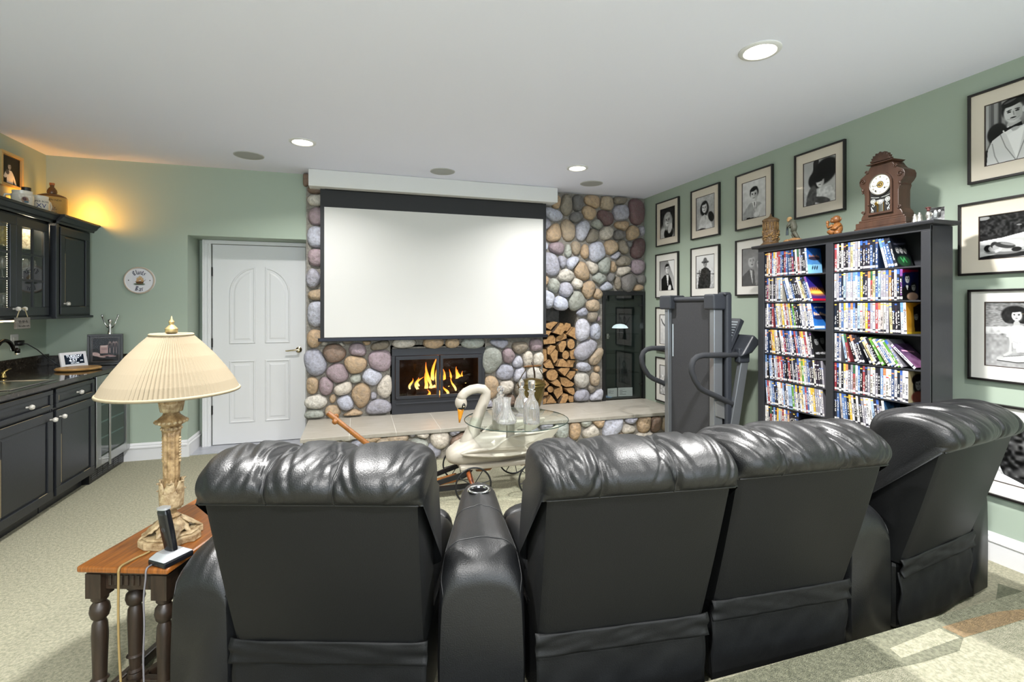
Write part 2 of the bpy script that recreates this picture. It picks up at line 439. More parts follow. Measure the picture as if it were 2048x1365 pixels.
# ------------------------------------------------------------------ door in the recess
def panel_door():
    root = thing('door_1', 'white four panel door with an arched top in the green recess', None, (-0.965, NY, 0)); root['kind'] = 'structure'
    W, H0, H1 = 0.435, 0.012, 2.04
    M = TRIM
    slab = MB().box(-W, W, 0, .045, H0, H1)
    slab.build('slab', M, root)
    # raised panels as grids pressed from the slab front: outline polygons with a bevelled border
    def raised(poly, name):
        cx = sum(p[0] for p in poly) / len(poly); cz = sum(p[1] for p in poly) / len(poly)
        def inset(k): 
            out = []
            n = len(poly)
            for i in range(n):
                a, b, c = Vector(poly[i - 1]), Vector(poly[i]), Vector(poly[(i + 1) % n])
                d1 = (b - a).normalized(); d2 = (c - b).normalized()
                n1 = Vector((-d1.y, d1.x)); n2 = Vector((-d2.y, d2.x)); m = (n1 + n2); m = m / max(0.3, m.length_squared) * 2
                q = b + m * k; out.append((q.x, q.y))
            return out
        rings = [(0, -.0005), (.006, -.007), (.014, -.007), (.022, .002), (.034, .002), (.055, -.004)]
        vs = []; fs = []; n = len(poly)
        for k, y in rings: vs += [(p[0], y, p[1]) for p in inset(k)]
        for r in range(len(rings) - 1):
            fs += [(r * n + i, r * n + (i + 1) % n, (r + 1) * n + (i + 1) % n, (r + 1) * n + i) for i in range(n)]
        fs.append(tuple((len(rings) - 1) * n + i for i in range(n)))
        MB().add(vs, fs).build(name, M, root)
    def rect(x0, x1, z0, z1): return [(x0, z0), (x1, z0), (x1, z1), (x0, z1)]
    for sx in (-1, 1):
        x0, x1 = (-.285, -.045) if sx < 0 else (.045, .285)
        raised(rect(x0, x1, .22, .86), 'panel')
        arc = []
        for i in range(11):
            a = math.pi / 2 * i / 10
            arc.append((.285 * math.cos(a), 1.545 + .285 * math.sin(a)))
        arc = [p for p in arc if p[0] > .12] + [(.045, 1.826)]
        pl = [(.045, 1.03), (.285, 1.03)] + arc
        if sx < 0: pl = [(-x, z) for x, z in pl][::-1]
        raised(pl, 'panel')
    for z in (.32, 1.0, 1.72):
        h = MB().lathe([(.007, 0), (.007, .09)], 10, (-W - .006, -.004, z)).box(-W - .018, -W + .004, .0, .004, z, z + .09)
        h.build('hinge', mat('dark steel hinge', '4a4a48', 0.35, 1.0), root)
    hd = MB().lathe([(.0, 0), (.031, .0), (.031, .006), (.02, .012), (.012, .016), (.012, .05)], 20, M=Matrix.Translation((.37, 0, .955)) @ Matrix.Rotation(R(90), 4, 'X'))
    hd.tube([(.37, -.048, .955), (.34, -.052, .957), (.30, -.05, .953), (.26, -.047, .948), (.245, -.047, .95)], [.009, .009, .008, .007, .006], 10)
    hd.build('door_handle', mat('polished brass nickel', 'b7a98a', 0.18, 1.0), root, smooth=True)
    cs = MB()
    for x0, x1 in ((-.565 + .045, -.445),): cs.box(x0, x1, -.02, .02, 0, 2.083).box(x0, x0 + .018, -.03, .02, 0, 2.083).box(x1 - .03, x1 - .012, -.026, .02, 0, 2.05)
    cs.box(.44, .475, -.02, .02, 0, 2.083)
    cs.build('casing', M, root, bev=.003)
    MB().box(-.502, .475, -.025, .02, 2.045, 2.083).build('head_casing', M, root, bev=.003)
panel_door()

# ------------------------------------------------------------------ stone chimney
def shell_with_holes(x0, x1, z0, z1, y0, y1, holes):
    mb = MB(); xs = sorted({x0, x1, *[h[0] for h in holes], *[h[1] for h in holes]}); zs = sorted({z0, z1, *[h[2] for h in holes], *[h[3] for h in holes]})
    for i in range(len(xs) - 1):
        run = None
        for j in range(len(zs) - 1):
            cx, cz = (xs[i] + xs[i + 1]) / 2, (zs[j] + zs[j + 1]) / 2
            solid = not any(h[0] < cx < h[1] and h[2] < cz < h[3] for h in holes)
            if solid:
                if run is None: run = zs[j]
                top = zs[j + 1]
            if run is not None and (not solid or j == len(zs) - 2):
                mb.box(xs[i], xs[i + 1], y0, y1, run, top); run = None
    return mb
chim = shell_with_holes(CH0, XR, 0, CEIL, CHY, CHY + .55, [FP, WN, GC])
chim.box(CH0, XR, CHY + .55, CHY + .6, 0, CEIL)
chimney = structure('wall_chimney', chim, MORTAR, 'chimney wall of rounded field stones set in grey mortar')
PAL = dict(G='9a9aa6', D='6d6b6a', O='7f7668', T='ae9577', P='97858c', M='64494b', W='c4bdb2', N='9b9f97', B='b3b5c2', R='80695a', S='a3917a')
STONE = mat('field stone', 'ffffff', 0.75, objcol=True, bump=(45, 0.7, 0.014), mott=(34, '6b6660', 0.5))
# zoomed views the stones were measured in: x offset, y offset, scale
V1 = (1085, 380, 6.205); V2 = (1080, 570, 5.25); V3 = (600, 680, 7.585); V4 = (950, 680, 8.533); V6 = (600, 330, 3.683); PX = (0, 0, 1)
V5 = (1080, 800, 7.877); V7 = (560, 820, 5.12)
WALL_STONES = [(V1, """185 150 110 200 0 T;305 185 150 300 -3 O;450 170 150 230 0 D;630 145 190 165 10 T;810 170 165 180 15 S;970 130 170 100 -15 O;1170 275 190 350 8 M;985 280 180 190 25 G;585 280 165 140 50 T;785 340 210 200 10 M;150 305 230 130 25 B;435 340 160 115 -20 D;690 425 160 130 5 N;1000 440 215 135 -12 T;1120 535 150 190 20 T;1245 505 65 145 0 G;155 520 170 240 15 T;320 490 175 290 -10 S;510 495 150 300 15 B;635 570 130 170 20 O;800 535 195 145 -20 W;965 560 170 110 -25 D;690 770 195 340 8 B;1185 715 165 260 12 M;1090 675 85 90 0 D;1005 705 120 220 -5 O;865 715 160 200 10 T;185 725 205 190 0 P;325 755 85 230 0 N;425 720 115 220 0 S;535 770 95 240 3 T;920 810 135 75 -25 G;1010 895 205 125 -20 O;1190 950 180 195 0 P;890 950 75 180 -15 T;1020 1000 150 110 -30 W;785 930 150 210 18 N;620 955 180 105 32 W;500 1005 235 170 42 T;250 890 120 95 50 G;385 905 210 110 -35 B;135 920 210 320 -15 G;305 1060 235 155 -12 W;715 1095 210 140 5 N;860 1085 80 110 15 D;945 1150 90 185 -8 O;1080 1140 190 190 20 D;1235 1110 110 105 5 D;1190 1215 160 80 0 T;795 1195 235 95 -8 B;155 1195 125 235 -10 N;435 1165 140 150 0 W;303 1245 175 200 -15 G;585 1240 160 240 10 T;690 1290 100 100 20 T;70 430 90 170 0 G;40 700 80 120 0 B;40 1130 90 160 0 T"""),
 (V2, """100 145 120 215 -5 B;230 185 150 145 10 B;390 160 185 200 10 N;562 225 150 155 0 S;455 285 140 90 0 G;562 330 90 100 15 O;622 360 45 55 0 P;456 480 140 260 0 B;590 500 105 205 0 B;515 690 240 160 -40 G;580 760 110 195 32 S;480 860 190 110 0 B;607 885 60 85 0 T;452 1005 145 165 0 W;585 995 95 170 0 S;460 1175 165 150 0 G;592 1175 105 165 25 B;550 1105 95 55 55 O"""),
 (V3, """255 340 305 390 -12 G;520 215 400 280 -8 R;875 160 270 190 5 P;1190 105 330 120 -15 O;1205 320 370 390 0 P;830 380 400 265 8 T;575 515 320 270 20 P;850 600 200 140 5 N;1085 570 270 240 25 B;1285 710 205 400 5 W;190 700 190 280 0 T;400 705 200 300 -10 P;655 745 290 200 -8 W;921 850 300 400 15 T;1115 860 110 110 0 G;1185 1040 400 270 -5 G;245 950 360 200 -5 W;495 900 115 145 0 T;700 960 290 200 12 B;497 1090 260 180 0 T;215 1155 310 165 -3 N;810 1125 340 120 -10 T;370 62 150 60 0 W;640 70 140 60 0 W;1010 50 170 70 0 T"""),
 (V4, """430 80 450 150 5 G;770 140 310 190 -5 O;1050 90 220 220 0 P;310 350 330 470 10 N;590 290 220 260 -15 P;725 380 180 200 10 B;905 330 180 300 0 W;1085 340 155 230 10 W;530 545 270 280 15 G;285 810 260 430 0 T;545 800 240 250 0 W;772 600 210 240 5 B;1025 590 240 230 -10 W;620 1050 150 220 0 R;235 1120 150 180 0 G;780 860 190 240 0 O;960 800 160 170 0 S;1060 960 190 260 0 G;840 1090 190 190 0 N"""),
 (V6, """112 165 130 90 0 R;118 258 130 90 0 W;125 375 130 135 0 P;125 530 145 165 0 B;125 680 135 130 0 P;100 835 110 160 0 G;125 960 130 85 0 T;125 1095 140 205 0 B;108 1285 112 150 0 T;160 800 30 60 0 W;160 880 30 70 0 N"""),
 (PX, """808 686 54 22 0 W;868 686 44 24 0 T;906 686 30 22 0 T;947 686 52 24 0 N;615 357 24 36 0 R;690 684 40 10 0 O""")]
HEARTH_STONES = [(V5, """100 400 200 180 0 G;350 470 230 340 0 N;560 460 170 320 8 T;735 360 190 160 0 N;935 350 190 170 10 T;810 500 260 180 -10 W;1150 390 400 230 -38 B;1440 310 250 105 -28 G;1400 455 250 130 -8 W;1645 355 190 290 15 T;1820 370 160 260 8 R"""),
 (V7, """320 300 120 60 0 W;520 290 100 70 0 T;690 285 140 80 0 W;920 285 270 110 0 T;1200 285 240 130 -5 S;1355 245 70 75 0 G;1465 250 130 105 0 W;1430 350 210 120 0 N;1640 295 195 215 0 W;1790 225 110 110 0 G;1825 300 250 80 -42 R""")]
def stone_set(data, Y, parent, y_face, zmin, zmax, xmin, xmax, depth, name='stone'):
    st = []
    for (ox, oy, k), txt in data:
        for it in txt.split(';'):
            f = it.split(); cx, cy, w, h, rot = map(float, f[:5])
            u, v = ox + cx / k, oy + cy / k
            x, _, z = at_y(u, v, Y)
            r = _ray(u, v); d = (Y / r[1])               # metres per pixel on this plane, sideways stretched by the viewing angle
            dx = (at_y(u + 1, v, Y)[0] - x); dz = d / 985.
            a = R(rot); hw, hh = w / k / 2 * 1.045, h / k / 2 * 1.045
            st.append([x, z, hw * (dx * abs(math.cos(a)) + dz * abs(math.sin(a))), hh * (dz * abs(math.cos(a)) + dx * abs(math.sin(a))), -a, f[5]])
    return place_stones(st, parent, y_face, zmin, zmax, xmin, xmax, depth, name)
def erad(s, th):
    c, q = abs(math.cos(th - s[4])), abs(math.sin(th - s[4])); n = 2.7
    return 1.0 / ((c / s[2]) ** n + (q / s[3]) ** n) ** (1 / n)
def place_stones(st, parent, y_face, zmin, zmax, xmin, xmax, depth, name):
    rnd = random.Random(len(st))
    SEG = 22
    for s in st:
        x, z = s[0], s[1]; lims = []
        for t in st:
            if t is s: continue
            dx, dz = t[0] - x, t[1] - z; d = math.hypot(dx, dz)
            if d > 0.75 or d < 1e-4: continue
            ph = math.atan2(dz, dx); ra, rb = erad(s, ph), erad(t, ph + math.pi)
            if ra + rb > d - 0.006: lims.append((ph, d * ra / (ra + rb) - 0.0028))
        ph1, ph2, ph3 = [rnd.uniform(0, 6.28) for _ in range(3)]
        rim = []
        for i in range(SEG):
            th = 2 * math.pi * i / SEG
            r = erad(s, th) * (1 + .035 * math.sin(2 * th + ph1) + .04 * math.sin(3 * th + ph2) + .02 * math.sin(5 * th + ph3))
            for ph, l in lims:
                c = math.cos(th - ph)
                if c > 0.05: r = min(r, max(0.01, l) / c)
            px, pz = r * math.cos(th), r * math.sin(th)
            px = min(max(px, xmin - x), xmax - x); pz = min(max(pz, zmin - z), zmax - z)
            rim.append((px, pz))
        # soften corners
        for _ in range(2):
            rim = [((rim[i - 1][0] + 2 * rim[i][0] + rim[(i + 1) % SEG][0]) / 4, (rim[i - 1][1] + 2 * rim[i][1] + rim[(i + 1) % SEG][1]) / 4) for i in range(SEG)]
        D = min(depth, 0.75 * min(s[2], s[3]) + 0.02) * rnd.uniform(.85, 1.1)
        vs = []; rings = [(1.0, .02), (1.02, -.1), (.97, -.45), (.86, -.74), (.66, -.92), (.35, -1.0)]
        tx, tz = rnd.uniform(-.12, .12), rnd.uniform(-.12, .12); bx = rnd.uniform(0, 6.28)
        for k, q in rings:
            for i, (px, pz) in enumerate(rim):
                lump = 1 + .08 * math.sin(3 * i / SEG * 6.28 + bx) * (1 - k)
                vs.append((px * k, q * D * lump + (px * tx + pz * tz) * min(1, -q if q < 0 else 0), pz * k))
        vs.append((0, -D * 1.01, 0)); fs = []
        for r_ in range(len(rings) - 1):
            for i in range(SEG):
                j = (i + 1) % SEG; fs.append((r_ * SEG + i, r_ * SEG + j, (r_ + 1) * SEG + j, (r_ + 1) * SEG + i))
        b = (len(rings) - 1) * SEG
        fs += [(b + i, b + (i + 1) % SEG, len(vs) - 1) for i in range(SEG)]
        o = MB().add(vs, fs).build(name, STONE, parent, smooth='all')
        o.location = (x, y_face, z)
        c = hx(PAL[s[5]]); k = rnd.uniform(.88, 1.14); t = rnd.uniform(-.03, .03)
        o.color = (min(1, c[0] * k * (1 + t)), min(1, c[1] * k), min(1, c[2] * k * (1 - t)), 1)
    return st
stone_set(WALL_STONES, 5.26, chimney, CHY + .004, .30, CEIL - .005, CH0 - .03, XR - .005, .075)

# ------------------------------------------------------------------ raised hearth
HY, HZ = 4.52, 0.285
hearth = structure('hearth', MB().box(CH0 + .04, XR, HY + .05, CHY, 0, HZ - .035), MORTAR, 'raised stone hearth topped with pale grey tiles')
TILE = mat('pale stone tile', 'a5a097', 0.4, wave=(5, '918b80', (1.2, 14, 1)))
tx = CH0 + .0
edges = [CH0 + .02, -0.07, 0.33, 0.73, 1.135, 1.54, 1.945, 2.35, 2.755, 3.16, XR]
for i in range(len(edges) - 1):
    t = MB().box(edges[i] + .002, edges[i + 1] - .002, HY, CHY - .002, HZ - .03, HZ).build('tile', TILE, hearth, bev=.003)
MB().box(CH0 + .022, XR, HY + .004, CHY, HZ - .034, HZ - .003).build('grout', mat('light grout', 'c9c6bd', 0.8), hearth)
hs = []
stone_set(HEARTH_STONES, 4.55, hearth, HY + .054, .01, HZ - .04, CH0 + .05, XR - .01, .06)
rest = [[x, z, w, h, 0, c] for x, z, w, h, c in [(3.2, .14, .1, .11, 'S'), (3.31, .16, .05, .09, 'G'), (-.25, .09, .1, .06, 'G'), (-.02, .08, .1, .055, 'W'), (.2, .07, .09, .05, 'N'), (1.25, .08, .14, .06, 'S'), (1.52, .07, .1, .05, 'W'), (.85, .04, .06, .03, 'G'), (2.3, .045, .13, .035, 'D'), (2.6, .05, .12, .04, 'S'), (-.38, .18, .07, .06, 'T'), (-.2, .2, .09, .045, 'W'), (.02, .19, .09, .05, 'G'), (.23, .18, .09, .06, 'S'), (.45, .06, .11, .05, 'T'), (.66, .08, .08, .07, 'G'), (1.05, .06, .09, .05, 'B'), (1.75, .06, .1, .05, 'T'), (1.98, .05, .1, .045, 'G'), (2.9, .045, .13, .04, 'W'), (3.2, .04, .12, .035, 'G'), (1.2, .2, .07, .05, 'N'), (1.4, .19, .09, .06, 'W'), (1.62, .18, .09, .06, 'G')]]
place_stones(rest, hearth, HY + .056, .008, HZ - .04, CH0 + .05, XR - .01, .05, 'stone')

# ------------------------------------------------------------------ fireplace
BLK = mat('black fire iron', '23252b', 0.45, bump=(200, 0.1, 0.002))
fire = thing('fireplace', 'black metal fireplace insert with two glass doors and a burning log fire', 'fireplace', (0.8355, CHY, .285))
w, h = .4985, .683
fr = MB().box(-w, w, -.04, .02, 0, .155).box(-w, w, -.04, .02, h - .075, h).box(-w, -w + .035, -.04, .02, .155, h - .075).box(w - .035, w, -.04, .02, .155, h - .075)
fr.build('frame', BLK, fire, bev=.004)
MB().box(-w + .04, w - .04, -.052, -.04, .1, .118).build('ledge', BLK, fire, bev=.003)
for sx in (-1, 1):
    a, b = (-w + .037, -.004) if sx < 0 else (.004, w - .037)
    d = MB().box(a, b, -.055, -.035, .157, .19).box(a, b, -.055, -.035, h - .115, h - .077).box(a, a + (.042 if sx < 0 else .032), -.055, -.035, .19, h - .115).box(b - (.032 if sx < 0 else .042), b, -.055, -.035, .19, h - .115)
    o = d.build('door', BLK, fire, bev=.003)
    MB().box(a + .03, b - .03, -.047, -.043, .185, h - .11).build('pane', pane_mat('fire door glass', (.88, .88, .88), 1.0), o)
    MB().lathe([(.0, 0), (.006, 0), (.006, .02), (.009, .025), (0, .03)], 10, M=Matrix.Translation((-w + .05 if sx < 0 else w - .05, -.055, .175)) @ Matrix.Rotation(R(90), 4, 'X')).build('knob', BLK, o, smooth=True)
SOOT = mat('sooty firebrick', '2a2420', 0.9, bump=(40, 0.5, 0.01), mott=(12, '120f0d', 0.8))
fb = MB().box(-.49, .49, .50, .52, 0, .72).box(-.51, -.49, .0, .52, 0, .72).box(.49, .51, 0, .52, 0, .72).box(-.5, .5, .03, .52, -.02, .02).box(-.5, .5, .0, .52, .70, .72)
fb.build('firebox', SOOT, fire)
gm = MB()
for i in range(7): gm.tube([(-.3 + i * .1, .1, .16), (-.3 + i * .1, .12, .11), (-.3 + i * .1, .38, .11), (-.3 + i * .1, .4, .16)], .008, 6)
gm.tube([(-.34, .14, .105), (.34, .14, .105)], .008, 6).tube([(-.34, .36, .105), (.34, .36, .105)], .008, 6)
for x in (-.28, .28):
    for y in (.14, .36): gm.tube([(x, y, .105), (x, y, .02)], .008, 6)
gm.build('grate', BLK, fire)
CHAR = mat('charred log', '2b1a12', 0.9, bump=(30, 0.9, 0.02), mott=(9, '0a0706', 0.9))
def log_bm(p, q, r, n=9, seed=0):
    rd = random.Random(seed); P, Q = Vector(p), Vector(q); pts = [P.lerp(Q, i / n) + Vector((0, rd.uniform(-.01, .01), rd.uniform(-.01, .01))) for i in range(n + 1)]
    return MB().tube(pts, [r * rd.uniform(.85, 1.12) for _ in pts], 10)
for i, (p, q, r) in enumerate([((-.22, .16, .17), (.27, .2, .185), .05), ((-.2, .33, .18), (.3, .31, .18), .055), ((-.12, .22, .27), (.33, .27, .31), .045), ((-.42, .06, .11), (-.2, .25, .06), .025), ((.02, .14, .27), (.36, .17, .3), .04)]):
    log_bm(p, q, r, seed=i).build('log', CHAR, fire, smooth=True)
EMB = mat('glowing embers', '401008', 0.9, emit='ff3a10', strength=2.2, mott=(30, '0c0504', 1.0))
# embers glow in patches
nt = EMB.node_tree; en = nt.nodes.new('ShaderNodeTexNoise'); en.inputs['Scale'].default_value = 22
rp = nt.nodes.new('ShaderNodeMapRange'); rp.inputs[1].default_value = .5; rp.inputs[2].default_value = .68; rp.inputs[4].default_value = 3.5
nt.links.new(en.outputs['Fac'], rp.inputs[0]); nt.links.new(rp.outputs[0], nt.nodes['Principled BSDF'].inputs['Emission Strength'])
em = MB(); rd = random.Random(3)
for i in range(70): em.ell((rd.uniform(-.27, .3), rd.uniform(.1, .4), rd.uniform(.03, .08)), [rd.uniform(.015, .035) for _ in range(3)], 7, 5)
o = em.build('embers', EMB, fire, smooth=True); o['kind'] = 'stuff'
# flames: lapping tongues, hotter towards their root
FL = bpy.data.materials.new('flame'); FL.use_nodes = True
nt = FL.node_tree; nt.nodes.remove(nt.nodes['Principled BSDF'])
at = nt.nodes.new('ShaderNodeAttribute'); at.attribute_name = 'Col'
e = nt.nodes.new('ShaderNodeEmission'); e.inputs[1].default_value = 2.6; tr = nt.nodes.new('ShaderNodeBsdfTransparent')
lw = nt.nodes.new('ShaderNodeLayerWeight'); lw.inputs[0].default_value = .35
rp = nt.nodes.new('ShaderNodeMapRange'); rp.inputs[1].default_value = .15; rp.inputs[2].default_value = .9; rp.inputs[3].default_value = .95; rp.inputs[4].default_value = .0
mxs = nt.nodes.new('ShaderNodeMixShader')
nt.links.new(at.outputs['Color'], e.inputs[0]); nt.links.new(lw.outputs['Facing'], rp.inputs[0]); nt.links.new(rp.outputs[0], mxs.inputs[0])
nt.links.new(tr.outputs[0], mxs.inputs[1]); nt.links.new(e.outputs[0], mxs.inputs[2]); nt.links.new(mxs.outputs[0], nt.nodes['Material Output'].inputs[0])
FLAMES = [(-.13, .2, .2, .27, .05), (-.07, .22, .2, .36, .055), (-.03, .24, .22, .42, .05), (.03, .22, .22, .4, .05), (.09, .2, .23, .26, .05), (.15, .24, .25, .22, .04), (.22, .22, .3, .2, .045), (.28, .25, .31, .15, .04), (.33, .26, .3, .14, .035), (-.2, .25, .25, .14, .04), (-.27, .27, .26, .12, .03), (-.1, .12, .17, .1, .04), (.0, .11, .18, .12, .04), (.1, .11, .2, .1, .035), (.19, .13, .24, .16, .03), (-.2, .2, .3, .1, .03)]
for i, (x, y, z, hh, rr) in enumerate(FLAMES):
    rd = random.Random(i); mb = MB(); pts = []; rs = []
    sway = rd.uniform(-.05, .05)
    for k in range(11):
        t = k / 10; pts.append((x + sway * t * t + .018 * math.sin(5 * t + i), y, z - .05 + hh * t)); rs.append(max(.001, rr * (math.sin(math.pi * (t * .8 + .18)) ** .8) * (1 - t) ** .35))
    mb.tube(pts, rs, 9, flat=.5)
    me = mb.mesh('flame'); zc = np.array([v.co.z for v in me.vertices]); t = np.clip((zc - (z - .05)) / hh, 0, 1)[:, None]
    hot, mid, tip = np.array([[1.0, .72, .22]]), np.array([[1.0, .33, .03]]), np.array([[.8, .1, .01]])
    colours(me, np.where(t < .55, hot + (mid - hot) * t / .55, mid + (tip - mid) * (t - .55) / .45))
    link('flame', me, FL, fire, smooth='all')
lamp('fire_glow', 'POINT', (0.84, CHY + .22, .60), 5.0, (1.0, .38, .1), .08)

# ------------------------------------------------------------------ firewood in the niche
END = mat('split log end grain', 'b08a5c', 0.85, bump=(60, 0.6, 0.01), mott=(34, '7a5836', 0.85))
BARK = mat('log bark', '5f4b38', 0.95, bump=(50, 0.9, 0.02), mott=(20, '3f3226', 0.8))
V8 = (1070, 600, 6.2)
LOGS = """138,300 250,268 305,280 240,345 210,380 140,340;215,410 310,285 345,290 370,350 365,390 320,440;372,385 372,340 410,285 460,295 470,330 420,395;400,430 480,335 520,350 540,515 470,470;100,380 210,385 175,440 140,455 100,450;105,500 155,490 170,455 245,440 268,480 268,545 115,560;270,475 360,405 410,440 412,480 330,512 274,528;R 450,550 50 68;287,560 330,515 385,512 393,560 345,655 310,650;155,600 200,560 268,575 258,605 185,690 160,678;192,680 262,608 296,640 288,750 245,798;R 386,686 46 58;442,632 505,602 528,640 533,738 452,742 440,700;100,802 190,742 241,838 238,852 132,848;268,830 300,742 350,732 398,780 403,836;412,760 440,752 533,757 500,800 495,842 417,848;80,832 163,870 90,918 76,900;R 220,935 78 76;282,870 320,844 438,852 370,950;392,950 440,892 523,887 508,940 455,1002;327,962 400,972 518,1050 488,1083 400,1093 342,1060;203,1032 280,988 322,1040 318,1083 252,1068;85,948 203,1055 160,1098 110,1138 88,1060;R 210,1120 40 43;247,1120 350,1072 363,1160 290,1242 243,1160;388,1112 490,1098 503,1160 480,1188 422,1158;103,1152 178,1152 178,1188 110,1203;142,1288 210,1184 283,1280 268,1303 152,1300;297,1290 340,1192 408,1172 413,1220 380,1278 332,1298;422,1197 488,1192 488,1283 437,1288 422,1240;85,622 150,612 158,750 102,788 85,760;95,1232 138,1212 130,1288 95,1298;500,860 530,852 528,882 505,878;36,700 76,650 78,800 44,815"""
logs = []
for i, it in enumerate(LOGS.split(';')):
    rd = random.Random(i); yf = CHY + rd.uniform(-.015, .05)
    f = it.split(); rnd_ = f[0] == 'R'
    if rnd_:
        cx, cy = map(float, f[1].split(',')); rx, ry = float(f[2]), float(f[3])
        uv = [(cx + rx * math.cos(a * .524), cy + ry * math.sin(a * .524)) for a in range(12)]
    else: uv = [tuple(map(float, q.split(','))) for q in f]
    pts = [at_y(V8[0] + a / V8[2], V8[1] + b / V8[2], CHY) for a, b in uv]
    cx = sum(p[0] for p in pts) / len(pts); cz = sum(p[2] for p in pts) / len(pts)
    z0 = HZ + .002
    poly = [((p[0] - cx) * .96, max(cz + (p[2] - cz) * .96, z0) - max(cz, z0)) for p in pts]; cz = max(cz, z0)
    L = .33; n = len(poly)
    mb = MB(); vs = [(x * .97, 0, z * .97) for x, z in poly] + [(x, .012, z) for x, z in poly] + [(x * rd.uniform(.9, 1), L, z * rd.uniform(.9, 1)) for x, z in poly]
    me_f = [tuple(range(n))] + [(k, (k + 1) % n, n + (k + 1) % n, n + k) for k in range(n)] + [(n + k, n + (k + 1) % n, 2 * n + (k + 1) % n, 2 * n + k) for k in range(n)] + [tuple(range(2 * n, 3 * n))[::-1]]
    mb.add(vs, me_f); me = mb.mesh('firewood_log'); me.materials.append(END); me.materials.append(BARK)
    for p in me.polygons:
        p.material_index = 0 if (abs(p.normal.y) > .5 or (not rnd_ and p.index % 2 == 0)) else 1
    o = link('firewood_log', me, None); o.location = (cx, yf, cz)
    logs.append((cz, cx, rnd_, o))
logs.sort(key=lambda q: -q[0])
for r_ in range(0, len(logs), 4):
    course = sorted(logs[r_:r_ + 4], key=lambda q: q[1])
    for k, (_, _, rd_, o) in enumerate(course):
        pos = ['at its screen end', 'second from the screen end', 'third from the screen end', 'at the grey stones end'][k]
        nm = 'lowest course' if r_ + 4 >= len(logs) else ('topmost course' if r_ == 0 else ORDINAL[r_ // 4] + ' course from the top')
        tag(o, '%s log in the niche, %s, %s' % ('round end' if rd_ else 'split', nm, pos), 'firewood', 'firewood stacked in the stone niche')

# ------------------------------------------------------------------ glazed cupboard in the chimney
cab = thing('glass_cupboard', 'tall black framed cupboard with a dark glass door built into the stones', 'cupboard', ((GC[0] + GC[1]) / 2, CHY, .287))
w, h = (GC[1] - GC[0]) / 2, GC[3] - .287
DK = mat('black lacquer', '17181a', 0.3)
MB().box(-w, -w + .035, -.03, .05, 0, h).box(w - .028, w, -.03, .05, 0, h).box(-w + .035, w - .028, -.03, .05, h - .05, h).build('frame', DK, cab, bev=.002)
MB().box(-w, w, .45, .47, 0, h).box(-w, -w + .015, .05, .45, 0, h).box(w - .015, w, .05, .45, 0, h).box(-w, w, .05, .45, h - .02, h).box(-w, w, .05, .45, 0, .012).build('carcass', mat('dark grey liner', '3b403f', 0.6), cab)
MB().box(-w + .045, w - .03, -.012, -.006, .006, h - .055).build('door_pane', pane_mat('smoked glass', (.80, .83, .82), 1.7), cab)
for z in (.3, .55, .78, 1.02): MB().box(-w + .02, w - .02, .08, .44, z, z + .008).build('glass_shelf', pane_mat('shelf glass', (.85, .92, .9)), cab)
for z in (.17, 1.13): MB().box(w - .075, w - .03, -.02, -.003, z, z + .022).build('hinge', DK, cab)
MB().box(-w + .045, -w + .075, -.03, -.004, .74, .8).lathe([(.008, 0), (.008, .03)], 8, M=Matrix.Translation((-w + .06, -.03, .77)) @ Matrix.Rotation(R(90), 4, 'X')).build('lock', mat('satin steel', '9a9a98', .3, 1.0), cab)
dq = at_y(1240, 658, CHY + .25)
bowl = thing('dome_lamp', 'small lit white dome lamp on a glass shelf inside the dark cupboard', 'lamp', (dq[0], CHY + .25, .287 + .7885))
MB().lathe([(0.0, .118), (.05, .112), (.085, .092), (.1, .07), (.1, .064), (.09, .064), (0, .066)], 28).build('shade', mat('lit white dome', 'e9edf0', .3, emit='e6f2f8', strength=.75), bowl, smooth=True)
MB().lathe([(.045, 0), (.045, .008), (.012, .014), (.012, .065)], 18).build('stem', DK, bowl, smooth=True)
cardm = mat('white card', 'dedfe0', .6)
for i, (x, wd, lab) in enumerate([(2.98, .14, 'white printed card leaning behind the cupboard glass, left of a bigger card'), (3.16, .19, 'larger white printed card leaning inside the dark cupboard near its hinges')]):
    c = thing('card', lab, 'card', (x, CHY + .1, .287 + .014), 6 * (1 - 2 * i))
    p = Print(wd, .105, 26, .86)
    for k in range(5): p.line([(.12, .1 + k * .09 * .105 / .19 * 1.6), (.12 + .6 * random.random() + .15, .1 + k * .09 * .105 / .19 * 1.6)], .018, .55)
    p.build('printed_face', PRINT, c, (0, -.0021, .055)); MB().box(-wd / 2, wd / 2, -.002, .002, .002, .108).build('board', cardm, c)
cl = thing('cloth', 'crumpled pale blue cloth at the foot of the cupboard', 'cloth', (2.89, CHY + .12, .287 + .0135))
rd = random.Random(5); vs = []; N_ = 12
for j in range(N_):
    for i in range(N_):
        x, y = (i / (N_ - 1) - .5), (j / (N_ - 1) - .5); e = max(0, 1 - 3.6 * (x * x + y * y))
        vs.append((x * .15, y * .1, .002 + e * (.022 + rd.uniform(-.008, .008))))
mb = MB().add(vs, [(j * N_ + i, j * N_ + i + 1, (j + 1) * N_ + i + 1, (j + 1) * N_ + i) for j in range(N_ - 1) for i in range(N_ - 1)])
mb.build('fabric', mat('pale blue cloth', '8fb0d8', .9), cl, smooth='all')

